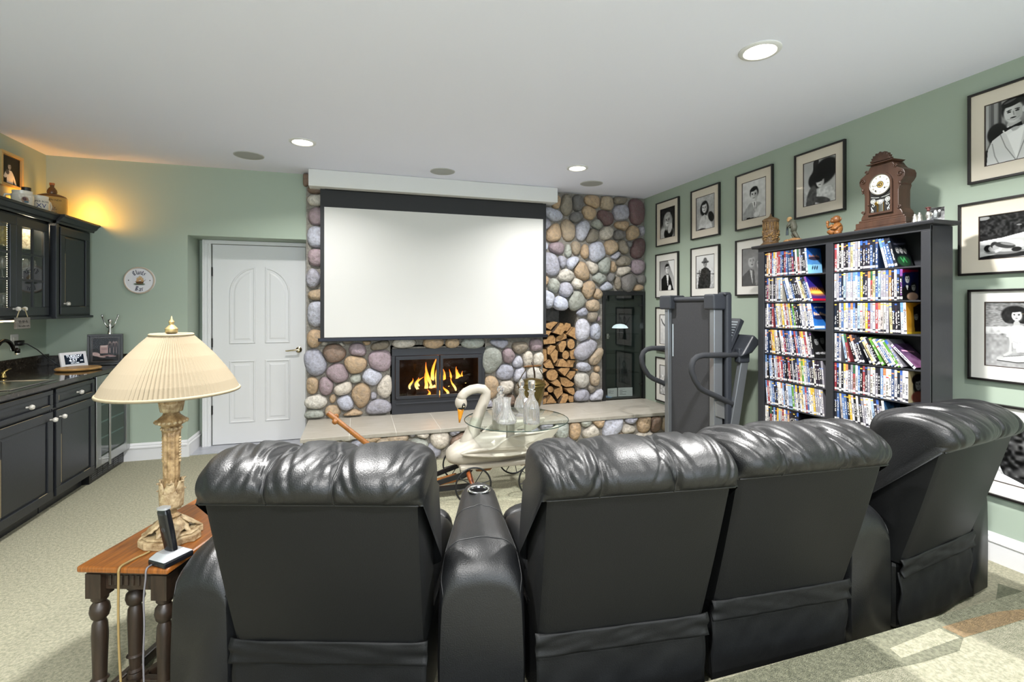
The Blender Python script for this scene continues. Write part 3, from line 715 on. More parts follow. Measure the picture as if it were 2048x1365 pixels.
# ------------------------------------------------------------------ projection screen
scr = thing('projector_screen', 'wide white pull down projection screen with black border in front of the stones', 'projection screen', (.839, 5.2, 0))
BM = mat('black screen border', '1e1f22', 0.65)
MB().box(-1.292, 1.292, -.105, .09, 2.575, CEIL - .001).build('housing', mat('white screen box', 'd8d8d7', .5), scr, bev=.004)
MB().box(-1.192, 1.192, -.003, .003, 1.1, 2.6).build('border_cloth', BM, scr)
MB().box(-1.155, 1.155, -.005, -.003, 1.105, 2.398).build('white_surface', mat('matte screen cloth', 'cfcecb', .85), scr)
MB().box(-1.205, 1.205, -.014, .014, 1.066, 1.098).lathe([(.018, 0), (.018, .006)], 12, M=Matrix.Translation((-1.205, 0, 1.082)) @ Matrix.Rotation(R(-90), 4, 'Y')).lathe([(.018, 0), (.018, .006)], 12, M=Matrix.Translation((1.205, 0, 1.082)) @ Matrix.Rotation(R(90), 4, 'Y')).build('weight_bar', mat('black aluminium', '2a2c35', .35, .6), scr, bev=.004)
MB().box(-1.15, 1.15, -.012, .012, 2.568, 2.576).build('slot', mat('shadow black', '0c0c0c', .9), scr)

# ------------------------------------------------------------------ ceiling fittings
EMIT = mat('lamp lens', 'ffffff', .4, emit='fff3e0', strength=14.0)
for i, (x, y) in enumerate(DOWNLIGHTS_AND_FILL[:4]):
    lab = ['round recessed ceiling light above the bookcase side of the seats', 'round recessed ceiling light in front of the white door', 'round recessed ceiling light before the stones, right of the screen', 'round recessed ceiling light above the seats, out of the picture'][i]
    t = thing('recessed_light', lab, 'ceiling light', (x, y, CEIL), 0, 'recessed ceiling lights')
    MB().lathe([(.075, 0), (.103, 0), (.103, -.004), (.098, -.008), (.08, -.01), (.075, -.006)], 36, caps=False).build('trim_ring', TRIM, t, smooth=True)
    MB().lathe([(0, -.004), (.06, -.004), (.077, -.003), (.077, 0), (0, 0)], 32, caps=False).build('lens', EMIT, t, smooth=True)
GRL = mat('grey speaker grille', 'a3a4a3', .6, bump=(900, .5, .002))
for px, py, lab in [(498, 311, 'round grey ceiling speaker nearest the bar'), (885, 343, 'round grey ceiling speaker above the middle of the screen'), (1183, 367, 'round grey ceiling speaker before the bare stone wall')]:
    p = at_z(px, py, CEIL)
    t = thing('ceiling_speaker', lab, 'speaker', p, 0, 'ceiling speakers')
    MB().lathe([(.112, 0), (.122, 0), (.122, -.004), (.117, -.006), (.112, -.004)], 36, caps=False).build('rim', mat('pale rim', 'b9b9b8', .5), t, smooth=True)
    MB().lathe([(0, -.005), (.08, -.0045), (.112, -.003), (.112, 0), (0, 0)], 36, caps=False).build('grille', GRL, t, smooth=True)
# ------------------------------------------------------------------ framed photographs on the right wall
FRAME_BLACK = mat('black picture moulding', '1b1918', 0.35)
MATB = mat('cream mat board', 'd3cabb', 0.8)
MATW = mat('white mat board', 'd6d4ce', 0.8)
PGLASS = pane_mat('picture glass', (1, 1, 1), 0.28)
def framed(label, x, y, z, rz, W, H, painter, matm, op, n=46, name='framed_photograph', group=None, fw=.013, frame_m=None):
    """W x H over the frame; op = opening of the mat (left, right, top, bottom margins)"""
    t = thing(name, label, 'framed picture', (x, y, z), rz, group)
    a, b = W / 2, H / 2
    fm = frame_m or FRAME_BLACK
    MB().box(-a, a, -.024, 0, b - fw, b).box(-a, a, -.024, 0, -b, -b + fw).box(-a, -a + fw, -.024, 0, -b + fw, b - fw).box(a - fw, a, -.024, 0, -b + fw, b - fw).build('frame', fm, t, bev=.002)
    l, r, tp, bt = op
    x0, x1, z0, z1 = -a + l, a - r, -b + bt, b - tp
    i = fw - .002
    MB().box(-a + i, a - i, -.012, -.008, z1, b - i).box(-a + i, a - i, -.012, -.008, -b + i, z0).box(-a + i, x0, -.012, -.008, z0, z1).box(x1, a - i, -.012, -.008, z0, z1).build('mat_board', matm, t)
    k = .004
    MB().box(x0, x1, -.0125, -.007, z1 - k, z1).box(x0, x1, -.0125, -.007, z0, z0 + k).box(x0, x0 + k, -.0125, -.007, z0, z1).box(x1 - k, x1, -.0125, -.007, z0, z1).build('fillet', mat('dark fillet', '35261f', .5), t)
    p = Print(x1 - x0, z1 - z0, n, .5); painter(p)
    p.build('photograph', PRINT, t, ((x0 + x1) / 2, -.007, (z0 + z1) / 2))
    MB().box(-a + i, a - i, -.0075 + .004, 0, -b + i, b - i).build('backing', fm, t)
    MB().box(-a + i, a - i, -.018, -.0165, -b + i, b - i).build('glazing', PGLASS, t)
    return t
def blond_chin(p):
    p.grad(.08, .16); p.el(.35, 1.2, .55, .5, .78, soft=.4); p.el(.55, 1.05, .3, .25, .08); p.face(.5, .5, .2, .84, .62, 0, 1); p.el(.5, .48, .3, .1, .45, soft=.8, a=.5); p.el(.66, .85, .12, .22, .8, 25)
    p.noise(.12, 14)
def wavy_woman(p):
    p.grad(.72, .6); p.noise(.1, 5); p.face(.45, .42, .15, .85, .1, -.5, 1); p.poly([(.25, .75), (.45, .68), (.72, .8), (.85, 1.1), (.9, 1.4), (.1, 1.4), (.12, 1.1)], .8); p.poly([(.45, .7), (.52, .7), (.5, 1.05)], .7)
    p.el(.8, .8, .14, .2, .12, -30); p.el(.65, 1.12, .18, .09, .85, -20); p.el(.3, 1.3, .3, .14, .1); p.noise(.12, 16)
def suit_man(p):
    p.grad(.82, .74); p.poly([(.05, 1.0), (.3, .72), (.5, .68), (.75, .74), (.98, .95), (1, 1.5), (.02, 1.5)], .62); p.poly([(.42, .68), (.6, .68), (.54, 1.0)], .88); p.poly([(.49, .7), (.54, .7), (.53, .95)], .2)
    p.face(.5, .45, .155, .8, .07, -.2); p.el(.72, .95, .2, .1, .78, -35); p.el(.6, 1.1, .12, .08, .8); p.poly([(.75, 1.0), (1, .8), (1, 1.3), (.7, 1.4)], .75); p.poly([(.2, 1.15), (.6, 1.2), (.55, 1.5), (.05, 1.5)], .1); p.noise(.1, 14)
def hat_woman(p):
    p.grad(.68, .8); p.noise(.1, 6); p.poly([(.32, .0), (.48, .0), (.46, .45), (.3, .45)], .16); p.el(.65, .37, .42, .32, .09, -32); p.el(.4, .55, .24, .24, .1, -45)
    p.face(.52, .6, .13, .86, .1, -.4); p.el(.58, .45, .25, .12, .08, -35); p.poly([(.35, .85), (.55, .8), (.85, .78), (.95, 1.0), (.9, 1.35), (.3, 1.4)], .84); p.el(.25, 1.05, .15, .38, .35, 12); p.el(.55, 1.12, .28, .09, .3, 15); p.noise(.2, 20, .8)
def tuxedo_smile(p):
    p.grad(.5, .78); p.poly([(.55, 0), (1, 0), (1, .8)], .85); p.poly([(.1, .75), (.3, .6), (.6, .55), (.75, .75), (.92, 1.2), (.85, 1.4), (.1, 1.5)], .07); p.poly([(.44, .58), (.6, .58), (.55, 1.1)], .88)
    p.face(.5, .34, .13, .82, .06, .2); p.el(.66, 1.15, .1, .16, .85, 15); p.poly([(.3, 1.35), (.95, 1.3), (1, 1.5), (.25, 1.5)], .85)
def cowboy(p):
    p.grad(.84, .7); p.el(.5, .26, .2, .05, .3); p.el(.5, .2, .1, .1, .35); p.face(.5, .36, .08, .6, .2); p.poly([(.28, .52), (.45, .45), (.62, .47), (.78, .6), (.8, 1.0), (.68, 1.4), (.3, 1.4), (.1, 1.1)], .14); p.noise(.22, 22, .5); p.line([(.05, .65), (.95, .72)], .02, .2); p.line([(.2, .55), (.12, 1.2)], .025, .12)
def couple(p):
    p.grad(.42, .5); p.face(.4, .42, .16, .7, .45, .7); p.face(.74, .52, .14, .66, .4, -.6, 1); p.poly([(.0, .9), (.3, .68), (.5, .7), (.62, 1.5), (0, 1.5)], .18); p.poly([(.32, .7), (.42, .72), (.45, 1.2)], .75); p.poly([(.62, .85), (.9, .8), (1, 1.5), (.6, 1.5)], .4); p.mix(np.full(p.X.shape, .35), .52); p.noise(.05, 14)
def vase_dancer(p):
    p.grad(.86, .8); p.face(.52, .3, .1, .7, .2); p.poly([(.4, .45), (.64, .45), (.6, .75), (.7, 1.2), (.62, 1.42), (.4, 1.42), (.34, 1.1), (.44, .75)], .08); p.line([(.4, .5), (.2, .35), (.1, .2)], .04, .3); p.line([(.64, .5), (.82, .4), (.9, .2)], .04, .3); p.noise(.08, 12)
def seated_lady(p):
    p.grad(.82, .7); p.el(.5, .85, .3, .45, .45, 10); p.face(.55, .3, .1, .78, .08, 0, 1); p.el(.4, 1.05, .28, .2, .75, -20); p.poly([(.2, 1.2), (.8, 1.1), (.9, 1.4), (.1, 1.4)], .12); p.noise(.35, 18, .4)
def white_dinner_jacket(p):
    p.grad(.5, .36); p.noise(.12, 5)
    for x, v in ((.02, .75), (.1, .3), (.15, .62), (.22, .14), (.28, .6)): p.poly([(x, 0), (x + .045, 0), (x + .045, .8), (x, .9)], v, .7)
    p.poly([(.62, 0), (1, 0), (1, .9), (.66, .8)], .2); p.el(.2, .62, .16, .2, .12)
    p.poly([(.0, 1.35), (.03, .95), (.12, .74), (.34, .6), (.7, .56), (.92, .68), (1, .9), (1, 1.5), (0, 1.5)], .84)
    p.poly([(.33, .63), (.62, .6), (.5, 1.2)], .93); p.el(.46, .53, .11, .12, .7); p.poly([(.28, .6), (.38, .53), (.44, .66), (.36, .7)], .9)
    p.face(.45, .27, .165, .8, .1, -.1)
    p.el(.46, .075, .2, .075, .1, -8); p.el(.4, .06, .1, .02, .32, -14); p.el(.61, .28, .03, .06, .74); p.line([(.36, .4), (.46, .44), (.55, .39)], .01, .55, .6)
    p.poly([(.29, .56), (.43, .545), (.57, .5), (.59, .58), (.45, .575), (.32, .63)], .06)
    p.line([(.25, .66), (.33, .92), (.48, 1.2)], .01, .55); p.line([(.7, .62), (.6, .9), (.5, 1.2)], .01, .52); p.line([(.12, .8), (.16, 1.05), (.24, 1.26)], .012, .6); p.line([(.88, .8), (.86, 1.3)], .012, .62)
    p.el(.32, 1.26, .16, .055, .5, -8); p.el(.3, 1.25, .11, .035, .78, -8); p.line([(.22, 1.24), (.42, 1.22)], .006, .4); p.poly([(0, .9), (.05, .9), (.03, 1.2), (0, 1.3)], .15)
def beach_pair(p):
    p.grad(.74, .74); p.noise(.14, 9, .4, .9, 4.)
    p.poly([(0, 0), (1, 0), (1, .27), (.6, .31), (.3, .37), (0, .4)], .12); p.noise(.3, 40, 0, .34); p.el(.06, .04, .08, .03, .55); p.el(.5, .2, .03, .01, .5)
    p.line([(0, .415), (.3, .385), (.6, .325), (1, .285)], .012, .82)
    p.el(.42, .645, .45, .035, .1, -3)                                  # wet shadow
    p.el(.30, .585, .22, .045, .42, 3); p.el(.6, .57, .3, .03, .48, -3); p.el(.84, .555, .2, .022, .42, -2)
    p.el(.32, .565, .17, .022, .66, 3); p.el(.62, .557, .2, .012, .68, -3); p.el(.47, .565, .06, .035, .1)
    p.el(.12, .52, .055, .055, .1); p.el(.165, .53, .045, .04, .55, 25); p.el(.2, .475, .05, .05, .14); p.el(.22, .505, .045, .035, .6)
    p.el(.33, .49, .13, .045, .2, 14); p.el(.36, .475, .09, .018, .5, 16); p.el(.25, .565, .05, .018, .72, -30)
    p.noise(.16, 26, .66)
def beach_woman(p):
    p.grad(.45, .62); p.noise(.25, 26, 0, .5, 3.); p.poly([(0, .5), (1, .45), (1, .58), (0, .64)], .74, .8); p.noise(.3, 18, .48, .66); p.noise(.16, 24, .62)
    p.el(.46, .25, .2, .17, .1); p.el(.38, .3, .1, .12, .14); p.el(.6, .32, .1, .1, .12); p.noise(.08, 30, .05, .45)
    p.el(.5, .44, .05, .08, .66); p.poly([(.36, .52), (.46, .45), (.56, .45), (.7, .5), (.76, .62), (.72, .9), (.45, .9), (.4, .7), (.34, .68)], .72)
    p.poly([(.42, .68), (.5, .7), (.56, .66), (.66, .6), (.72, .62), (.72, .95), (.5, .97), (.48, .8), (.42, .76)], .93); p.line([(.44, .76), (.5, .79), (.56, .78)], .008, .55); p.line([(.66, .6), (.62, .48)], .008, .9)
    p.line([(.38, .56), (.42, .8), (.4, .98), (.32, 1.04)], .035, .7); p.line([(.43, .8), (.43, .95)], .006, .4)
    p.el(.5, 1.1, .3, .06, .74, -4); p.el(.72, 1.05, .22, .07, .8, -10); p.line([(.2, 1.15), (.5, 1.17), (.9, 1.12)], .012, .22); p.line([(.3, 1.07), (.55, 1.03), (.75, .99)], .008, .35); p.el(.25, 1.1, .06, .03, .7)
    p.face(.5, .26, .085, .84, .1, -.2); p.el(.5, .15, .12, .05, .1)
def street_scene(p):
    p.grad(.82, .86); p.poly([(.35, .15), (.7, .1), (.95, .4), (.9, 1.05), (.6, 1.15), (.3, 1.05), (.15, .7)], .15); p.noise(.6, 18, .1, 1.05); p.poly([(0, 1.12), (1, 1.2), (1, 1.5), (0, 1.5)], .88)
XW = XR - .001
W, H = .43, .512
def on_wall(label, yc, zc, painter, m, op=(.075, .075, .085, .085), w=W, h=H, n=46):
    return framed(label, XW, yc, zc, -90, w, h, painter, m, op, n)
ROWZ = [2.366, 1.766, 1.15, .568]
on_wall('framed photograph of a pale haired woman, top row, next to the stone wall', 4.81, ROWZ[0], blond_chin, MATB)
on_wall('framed photograph of a wavy haired woman in a pale blouse, top row', 4.175, ROWZ[0], wavy_woman, MATB)
on_wall('framed photograph of a man in a grey suit, above the carved tankard', 3.533, ROWZ[0], suit_man, MATB, n=56)
on_wall('black framed photograph of a woman in a huge dark hat, left of the clock', 2.884, ROWZ[0], hat_woman, MATB, n=64)
on_wall('framed photograph of a smiling man in a dark suit, next to the stones', 4.82, ROWZ[1], tuxedo_smile, MATW)
on_wall('black framed photograph of a figure in a cowboy hat, above the folded treadmill', 4.178, ROWZ[1], cowboy, MATW)
on_wall('framed pale photograph of a couple face to face, partly behind the bookcase', 3.533, ROWZ[1], couple, MATW, n=56)
on_wall('black framed photograph of a dancer in a dark dress, third down next to the stones', 4.82, ROWZ[2], vase_dancer, MATW)
on_wall('black framed photograph of a seated lady, lowest of the frames next to the stones', 4.82, ROWZ[3], seated_lady, MATW)
on_wall('framed photograph of a man in a white dinner jacket and bow tie', 1.705, 2.366, white_dinner_jacket, MATB, n=150)
on_wall('wide black framed photograph of a couple lying on a beach, right of the bookcase top', 1.705, 1.797, beach_pair, MATB, op=(.095, .075, .085, .085), w=.525, h=.416, n=170)
on_wall('black framed photograph of a woman in a white swimsuit kneeling on sand', 1.705, 1.252, beach_woman, MATW, op=(.075, .075, .07, .085), n=150)
on_wall('black framed photograph of dark figures in a bright street, lowest right of the bookcase', 1.705, .62, street_scene, MATW, n=110)

# ------------------------------------------------------------------ bookcase
BK = mat('black painted wood', '26272b', 0.42, bump=(90, .08, .003))
bc = thing('bookcase', 'tall black media bookcase of two bays crammed with dvd cases', 'bookcase', (3.0, 2.5, 0), -90)
D = .175; TOPZ = 1.885
SH = [1.637, 1.443, 1.248, 1.05, .855, .66, .465, .27]
def part(name, *b, **k): return MB().box(*b).build(name, k.get('m', BK), bc, bev=k.get('bev', .002))
part('side_panel', -.609, -.590, 0, D, 0, 1.86); part('side_panel', .590, .609, 0, D, 0, 1.86)
part('stile', -.609, -.552, -.006, .012, 0, 1.83); part('stile', .561, .609, -.006, .012, 0, 1.83)
part('divider', -.024, .028, -.006, D, .05, 1.83)
part('back_panel', -.59, .59, D - .008, D, .05, 1.86, bev=0)
part('top_rail', -.609, .609, -.004, .014, 1.83, 1.865)
part('plinth', -.609, .609, -.004, .014, 0, .08)
MB().prism([(-.035, 1.865), (-.03, 1.862), (D + .005, 1.862), (D + .005, TOPZ), (-.035, TOPZ), (-.04, TOPZ - .005)], -.645, .645, 'x').build('top_board', BK, bc, bev=.003)
for z in SH + [.08]:
    for a, b in ((-.59, -.024), (.028, .59)): part('shelf', a, b, .003, D - .01, z - .0045, z + .0045, bev=.001)

# dvd cases: a handful of spine designs per colour, shared by the copies
DVDM = mat('dvd case print', 'ffffff', 0.28, attr=True)
TH, DH, DD = .0155, .181, .132
def dvd_mesh(kind, seed, cover=None):
    """front (spine) at y = 0 facing -y, pivot at the lower left front corner"""
    rd = random.Random(seed); base = {'white': ['cfcdca', 'c6c6ce', 'd0cabd', 'bfc4d0'], 'dark': ['15161c', '22232b', '2b2430', '1a2230'], 'red': ['85303a', '944348', '5f262c'],
            'blue': ['4a6390', '7a92b4', '34466c', '93a9c4'], 'yellow': ['c4a23c', 'c8b684', 'a97a40'], 'grey': ['8a8790', 'a59c98', '6c7078'], 'green': ['5a8f3a', '2f5a3f', '9cc84a']}[kind]
    b = hx(rd.choice(base)); inv = hx('2a2a34') if sum(b) > 1.0 else hx('cfcdc8')
    rows = 26; zs = [DH * i / rows for i in range(rows + 1)]
    vs = []; fs = []; cols = []
    def quad(p, c):
        k = len(vs); vs.extend(p); fs.append((k, k + 1, k + 2, k + 3)); cols.extend([c] * 4)
    acc = hx(rd.choice(['b8323a', '3a5ea8', 'd8b040', '20202a', 'e8e8ee', '7a4a8a', 'c87a50', '6a94c8', '3a6a48']))
    tone = lambda c, k: tuple(min(1, v * k) for v in c)
    t0 = rd.randint(3, 9); t1 = t0 + rd.randint(7, 13); band = rd.randint(18, 24); pic = rd.choice([0, 0, 1])
    for i in range(rows):
        c = tone(b, rd.uniform(.85, 1.08))
        if i in (1, 2): c = hx('bcbcc0') if rd.random() < .5 else tone(inv, .9)
        elif i >= band and pic: c = tone(acc, rd.uniform(.6, 1.1))
        elif i == band: c = acc
        quad([(0, 0, zs[i]), (TH, 0, zs[i]), (TH, 0, zs[i + 1]), (0, 0, zs[i + 1])], c)
        if t0 <= i <= t1 and rd.random() < .85:       # lettering down the spine
            a0, a1 = rd.choice([(.25, .75), (.3, .7), (.2, .6), (.4, .8)])
            quad([(TH * a0, -.0003, zs[i] + .0012), (TH * a1, -.0003, zs[i] + .0012), (TH * a1, -.0003, zs[i + 1] - .001), (TH * a0, -.0003, zs[i + 1] - .001)], inv if pic == 0 or rd.random() < .5 else acc)
    quad([(0, -.0002, 0), (TH * .08, -.0002, 0), (TH * .08, -.0002, DH), (0, -.0002, DH)], tone(b, .25)); 
    side = tuple(v * .5 for v in b)
    quad([(0, DD, 0), (0, 0, 0), (0, 0, DH), (0, DD, DH)], side); quad([(0, 0, DH), (TH, 0, DH), (TH, DD, DH), (0, DD, DH)], hx('2c2c30'))
    quad([(0, DD, 0), (TH, DD, 0), (TH, 0, 0), (0, 0, 0)], hx('2c2c30')); quad([(TH, DD, 0), (0, DD, 0), (0, DD, DH), (TH, DD, DH)], hx('2c2c30'))
    if cover is None: quad([(TH, 0, 0), (TH, DD, 0), (TH, DD, DH), (TH, 0, DH)], side)
    else:
        p = Print(DD, DH, 40, .3); cover(p)
        C = np.clip(p.C, 0, 1); C = np.where(C <= 0.04045, C / 12.92, ((C + 0.055) / 1.055) ** 2.4)
        k = len(vs)
        for j in range(p.ny):
            for i in range(p.nx):
                vs.append((TH, p.X[j, i] * DD, DH - p.Y[j, i] * DD)); cols.append(tuple(C[j, i]))
        for j in range(p.ny - 1):
            for i in range(p.nx - 1):
                a = k + j * p.nx + i; fs.append((a, a + p.nx, a + p.nx + 1, a + 1))
    me = bpy.data.meshes.new('dvd_case'); me.from_pydata(vs, [], fs); me.update()
    colours(me, np.array(cols)); me.materials.append(DVDM)
    return me
POOL = {k: [dvd_mesh(k, i * 31 + len(k) * 7) for i in range(n)] for k, n in dict(white=12, dark=10, red=5, blue=7, yellow=5, grey=6, green=3).items()}
MIX = ['white'] * 9 + ['dark'] * 7 + ['red'] * 3 + ['blue'] * 5 + ['yellow'] * 2 + ['grey'] * 5 + ['green']
def cv_beach(p): p.grad((.12, .3, .62), (.45, .72, .9)); p.noise(.1, 8); [p.el(.2 + .12 * i, .42 + .05 * (i % 2), .055, .07, (.75, .5, .4)) for i in range(6)]; p.el(.5, .55, .4, .1, (.2, .18, .25)); p.poly([(0, .9), (1, .85), (1, 1.4), (0, 1.4)], (.55, .78, .92)); [p.el(.35 + .15 * i, 1.05, .04, .12, (.08, .1, .2), 20) for i in range(3)]
def cv_dawn(p): p.grad((.1, .12, .45), (.3, .15, .4)); p.el(.5, .85, .6, .2, (.95, .6, .2), soft=1); p.el(.5, .9, .5, .07, (1, .85, .4), soft=.8); [p.el(.25 + .12 * i, .7, .03, .1, (.3, .12, .2)) for i in range(5)]; p.poly([(0, 1.25), (1, 1.25), (1, 1.4), (0, 1.4)], (.7, .1, .2))
def cv_blue(p): p.grad((.06, .18, .5), (.2, .5, .8)); [p.el(.15 + .14 * i, .55 + .05 * (i % 3), .07, .09, (.85, .7, .62)) for i in range(6)]; p.el(.5, .75, .45, .12, (.12, .15, .3)); p.poly([(.0, 1.2), (.7, 1.2), (.7, 1.32), (0, 1.32)], (.85, .9, 1)); p.poly([(.75, 1.2), (1, 1.2), (1, 1.32), (.75, 1.32)], (.5, .15, .5))
def cv_dark(p): p.grad(.08, .12); p.face(.3, .5, .16, .5, .08); p.face(.7, .45, .16, .45, .06)
def cv_night(p): p.grad((.05, .06, .1), (.1, .12, .12)); [p.face(.28 + .24 * i, .62, .1, .7, .35) for i in range(3)]; p.line([(.2, .3), (.9, .25)], .05, (.25, .25, .3)); p.el(.5, 1.1, .4, .25, (.16, .3, .2)); p.line([(.35, .95), (.45, 1.15), (.55, .95), (.65, 1.15)], .04, (.3, .7, .4))
def cv_pair(p): p.grad((.06, .1, .35), (.12, .1, .2)); p.poly([(0, 0), (1, 0), (1, .1), (0, .16)], (.55, .05, .2)); p.noise(.06, 9); p.face(.3, .42, .15, .78, .06); p.face(.68, .78, .13, .78, .08, -.4, 1); p.poly([(0, .85), (.25, .65), (.45, .75), (.5, 1.4), (0, 1.4)], .08); p.poly([(.2, .7), (.36, .7), (.3, .95)], .88); p.el(.62, 1.2, .35, .18, (.8, .65, .55))
def cv_gold(p): p.grad((.75, .5, .12), (.8, .6, .2)); p.noise(.12, 6); p.poly([(.45, .2), (1, 0), (1, 1.4), (.5, 1.4)], (.12, .08, .06)); p.face(.6, .6, .13, .7, .1); p.poly([(.0, 1.28), (1, 1.28), (1, 1.4), (0, 1.4)], (.9, .75, .2))
def cv_portrait(p): p.grad((.7, .62, .45), (.8, .75, .6)); p.el(.62, .4, .4, .25, (.14, .1, .1)); p.face(.62, .6, .2, .72, .1, -.3, 1); p.el(.6, 1.15, .4, .25, (.55, .3, .25)); p.noise(.08, 7)
def cv_isle(p): p.grad((.15, .3, .5), (.35, .4, .3)); p.el(.6, .8, .4, .45, (.6, .6, .5), 10); p.el(.7, .6, .12, .3, (.25, .28, .2)); p.noise(.25, 9)
def cv_violet(p): p.grad((.2, .15, .25), (.45, .3, .42)); p.noise(.15, 7); p.line([(.2, .4), (.8, .5)], .05, (.8, .6, .7))
BAYX = {'left': (-.550, -.026), 'right': (.030, .559)}
ORD = ['top', 'second', 'third', 'fourth', 'fifth', 'sixth', 'seventh']
made = 0
Mbc = Matrix.Translation((3.0, 2.5, 0)) @ Matrix.Rotation(R(-90), 4, 'Z')
def place_dvd(me, x, z, ang, dy, label, group):
    global made
    o = bpy.data.objects.new('dvd_case', me); col.objects.link(o)
    o.matrix_world = Mbc @ Matrix.Translation((x, .004 + dy, z)) @ Matrix.Rotation(R(-ang), 4, 'Y')
    tag(o, label, 'dvd case', group); made += 1
    return o
def row(bay, i, ups, leans, cover=None, cov_label=None, cov_ang=None, bias=None, title=None, title_z=.03):
    x0, x1 = BAYX[bay]; z = SH[i] + .005; rd = random.Random(i * 17 + len(bay)); x = x0 + .001; prev = 0.0; t = math.radians
    seq = [0.0] * ups + list(leans); n = len(seq)
    for k, a in enumerate(seq):
        gap = 0.0
        if a > prev + .01: gap = DH * math.sin(t(a - prev)) / math.cos(t(prev)) + .0004
        x += gap
        w = TH / math.cos(t(a)) if a else TH
        last = k == n - 1 and cover is not None
        if x + TH * math.cos(t(a)) + .0004 > x1: break
        kind = rd.choice(bias or MIX)
        if last:
            me = dvd_mesh('dark' if cover in (cv_dark, cv_pair, cv_night) else 'white', 777 + i, cover); lab = cov_label; grp = 'dvd cases on the %s shelf, bay %s' % (ORD[i], 'nearer the treadmill' if bay == 'left' else 'under the clock')
        else:
            me = rd.choice(POOL[kind])
            word = {'white': 'pale spined', 'dark': 'dark spined', 'red': 'red spined', 'blue': 'blue spined', 'yellow': 'yellow spined', 'grey': 'grey spined', 'green': 'green spined'}[kind]
            lab = '%s dvd case, %s from the left end, %s shelf, bookcase bay %s' % (word, ORDINAL[k], ORD[i], 'nearer the treadmill' if bay == 'left' else 'under the clock')
            grp = 'dvd cases on the %s shelf, bay %s' % (ORD[i], 'nearer the treadmill' if bay == 'left' else 'under the clock')
        q = place_dvd(me, x, z, a, rd.uniform(0, .004), lab, grp)
        if last and title: text('title', title, .019, TITLE, q, (TH + .0003, DD / 2, title_z), (R(90), 0, R(90)), extrude=0, bold=.0006)
        x += w + .0003; prev = a
TITLE = mat('white title print', 'd8d8dc', .4)
# shelf 0 stands on SH[0]; the list runs downwards
row('left', 0, 13, [3.5] * 3 + [4] * 6 + [5], cv_beach, 'dvd case with swimmers on a blue beach cover at the end of the top shelf')
row('left', 1, 10, [17] * 2 + [18] * 5 + [19] * 5, cv_dawn, 'dvd case with a violet sunrise cover leaning on the second shelf')
row('left', 2, 5, [7] * 5 + [9] * 7 + [10] * 8, cv_blue, 'dvd case with a bright blue group cover on the third shelf', title='jane austen', title_z=.155)
row('left', 3, 2, [6] * 6 + [9] * 8 + [10] * 9, cv_dark, 'dvd case with two dark faces on its cover, fourth shelf', title='NED KELLY', bias=MIX + ['red'] * 4 + ['white'] * 4 + ['yellow'] * 3)
row('left', 4, 2, [4] * 10 + [5.5] * 19, bias=MIX + ['red'] * 6)
row('left', 5, 0, [5] * 32, bias=MIX + ['white'] * 5 + ['yellow'] * 3)
row('right', 0, 17, [0] + [14, 15, 15, 16], cv_night, 'dvd case with three women on its black cover, leaning under the clock')
row('right', 1, 26, [0], cv_pair, 'dvd case with a smiling dark haired couple on its cover, second shelf')
row('right', 2, 22, [2] * 6, cv_gold, 'dvd case with a golden cover ending the third shelf under the clock')
row('right', 3, 3, [10] * 2 + [19] * 4 + [28] * 5 + [33] * 5 + [46], cv_violet, 'dvd case with a violet cover lying aslant at the end of a slumped row')
row('right', 4, 28, [0], cv_portrait, 'dvd case with a portrait on a sandy cover, fifth shelf under the clock', bias=MIX + ['dark'] * 5)
row('right', 5, 2, [5] * 8 + [7] * 10, cv_isle, 'dvd case with an island cover ending the sixth shelf under the clock')
# the lowest visible row is mostly behind the seats: joined
mb = MB(); rd = random.Random(2); V = []; F = []; C = []
for bay in BAYX:
    x = BAYX[bay][0] + .001
    while x < BAYX[bay][0] + .3:
        me = rd.choice(POOL[rd.choice(MIX)]); b = len(V)
        ca = np.empty(len(me.vertices) * 4, np.float32); me.color_attributes['Col'].data.foreach_get('color', ca)
        V += [(v.co.x + x, v.co.y + .006, v.co.z + SH[6] + .005) for v in me.vertices]; F += [tuple(b + q for q in p.vertices) for p in me.polygons]; C += ca.reshape(-1, 4)[:, :3].tolist(); x += TH + .0004
me = bpy.data.meshes.new('dvd_cases'); me.from_pydata(V, [], F); me.update(); colours(me, np.array(C))
o = link('dvd_cases', me, DVDM); o.matrix_world = Mbc; tag(o, 'dvd cases on the lowest shelf in sight, mostly hidden by the seats', 'dvd cases', None, 'stuff')

# ------------------------------------------------------------------ things on the bookcase
WALNUT = mat('carved walnut', '4c3325', 0.42, wave=(7, '2e1d15', (1, 1, .12)), bump=(60, .25, .004))
ck = thing('mantel_clock', 'carved walnut mantel clock with white dial on top of the bookcase', 'clock', (3.06, 2.205, TOPZ), -90)
# base steps
MB().box(-.158, .158, -.02, .115, 0, .02).box(-.152, .152, -.014, .11, .02, .055).box(-.138, .138, -.004, .105, .055, .07).build('base', WALNUT, ck, bev=.004)
half = [(.125, .07), (.125, .085), (.118, .1), (.105, .115), (.103, .13), (.103, .225), (.108, .24), (.112, .25), (.108, .262), (.122, .275), (.136, .295), (.138, .318), (.13, .338), (.112, .35), (.092, .362), (.078, .38), (.07, .395), (.062, .405)]
MB().prism([(x, z) for x, z in half] + [(-x, z) for x, z in half[::-1]], .0, .1, 'y').build('case', WALNUT, ck, bev=.004)
crown = [(.06, .418), (.062, .43), (.05, .432), (.056, .445), (.044, .447), (.046, .46), (.03, .458), (.028, .472), (.012, .468), (0, .478)]
MB().prism([(-.085, .412), (.085, .412), (.07, .404), (-.07, .404)], -.022, .09, 'y').prism([(x, z) for x, z in crown] + [(-x, z) for x, z in crown[::-1][1:]], -.01, .02, 'y').build('crest', WALNUT, ck, bev=.003)
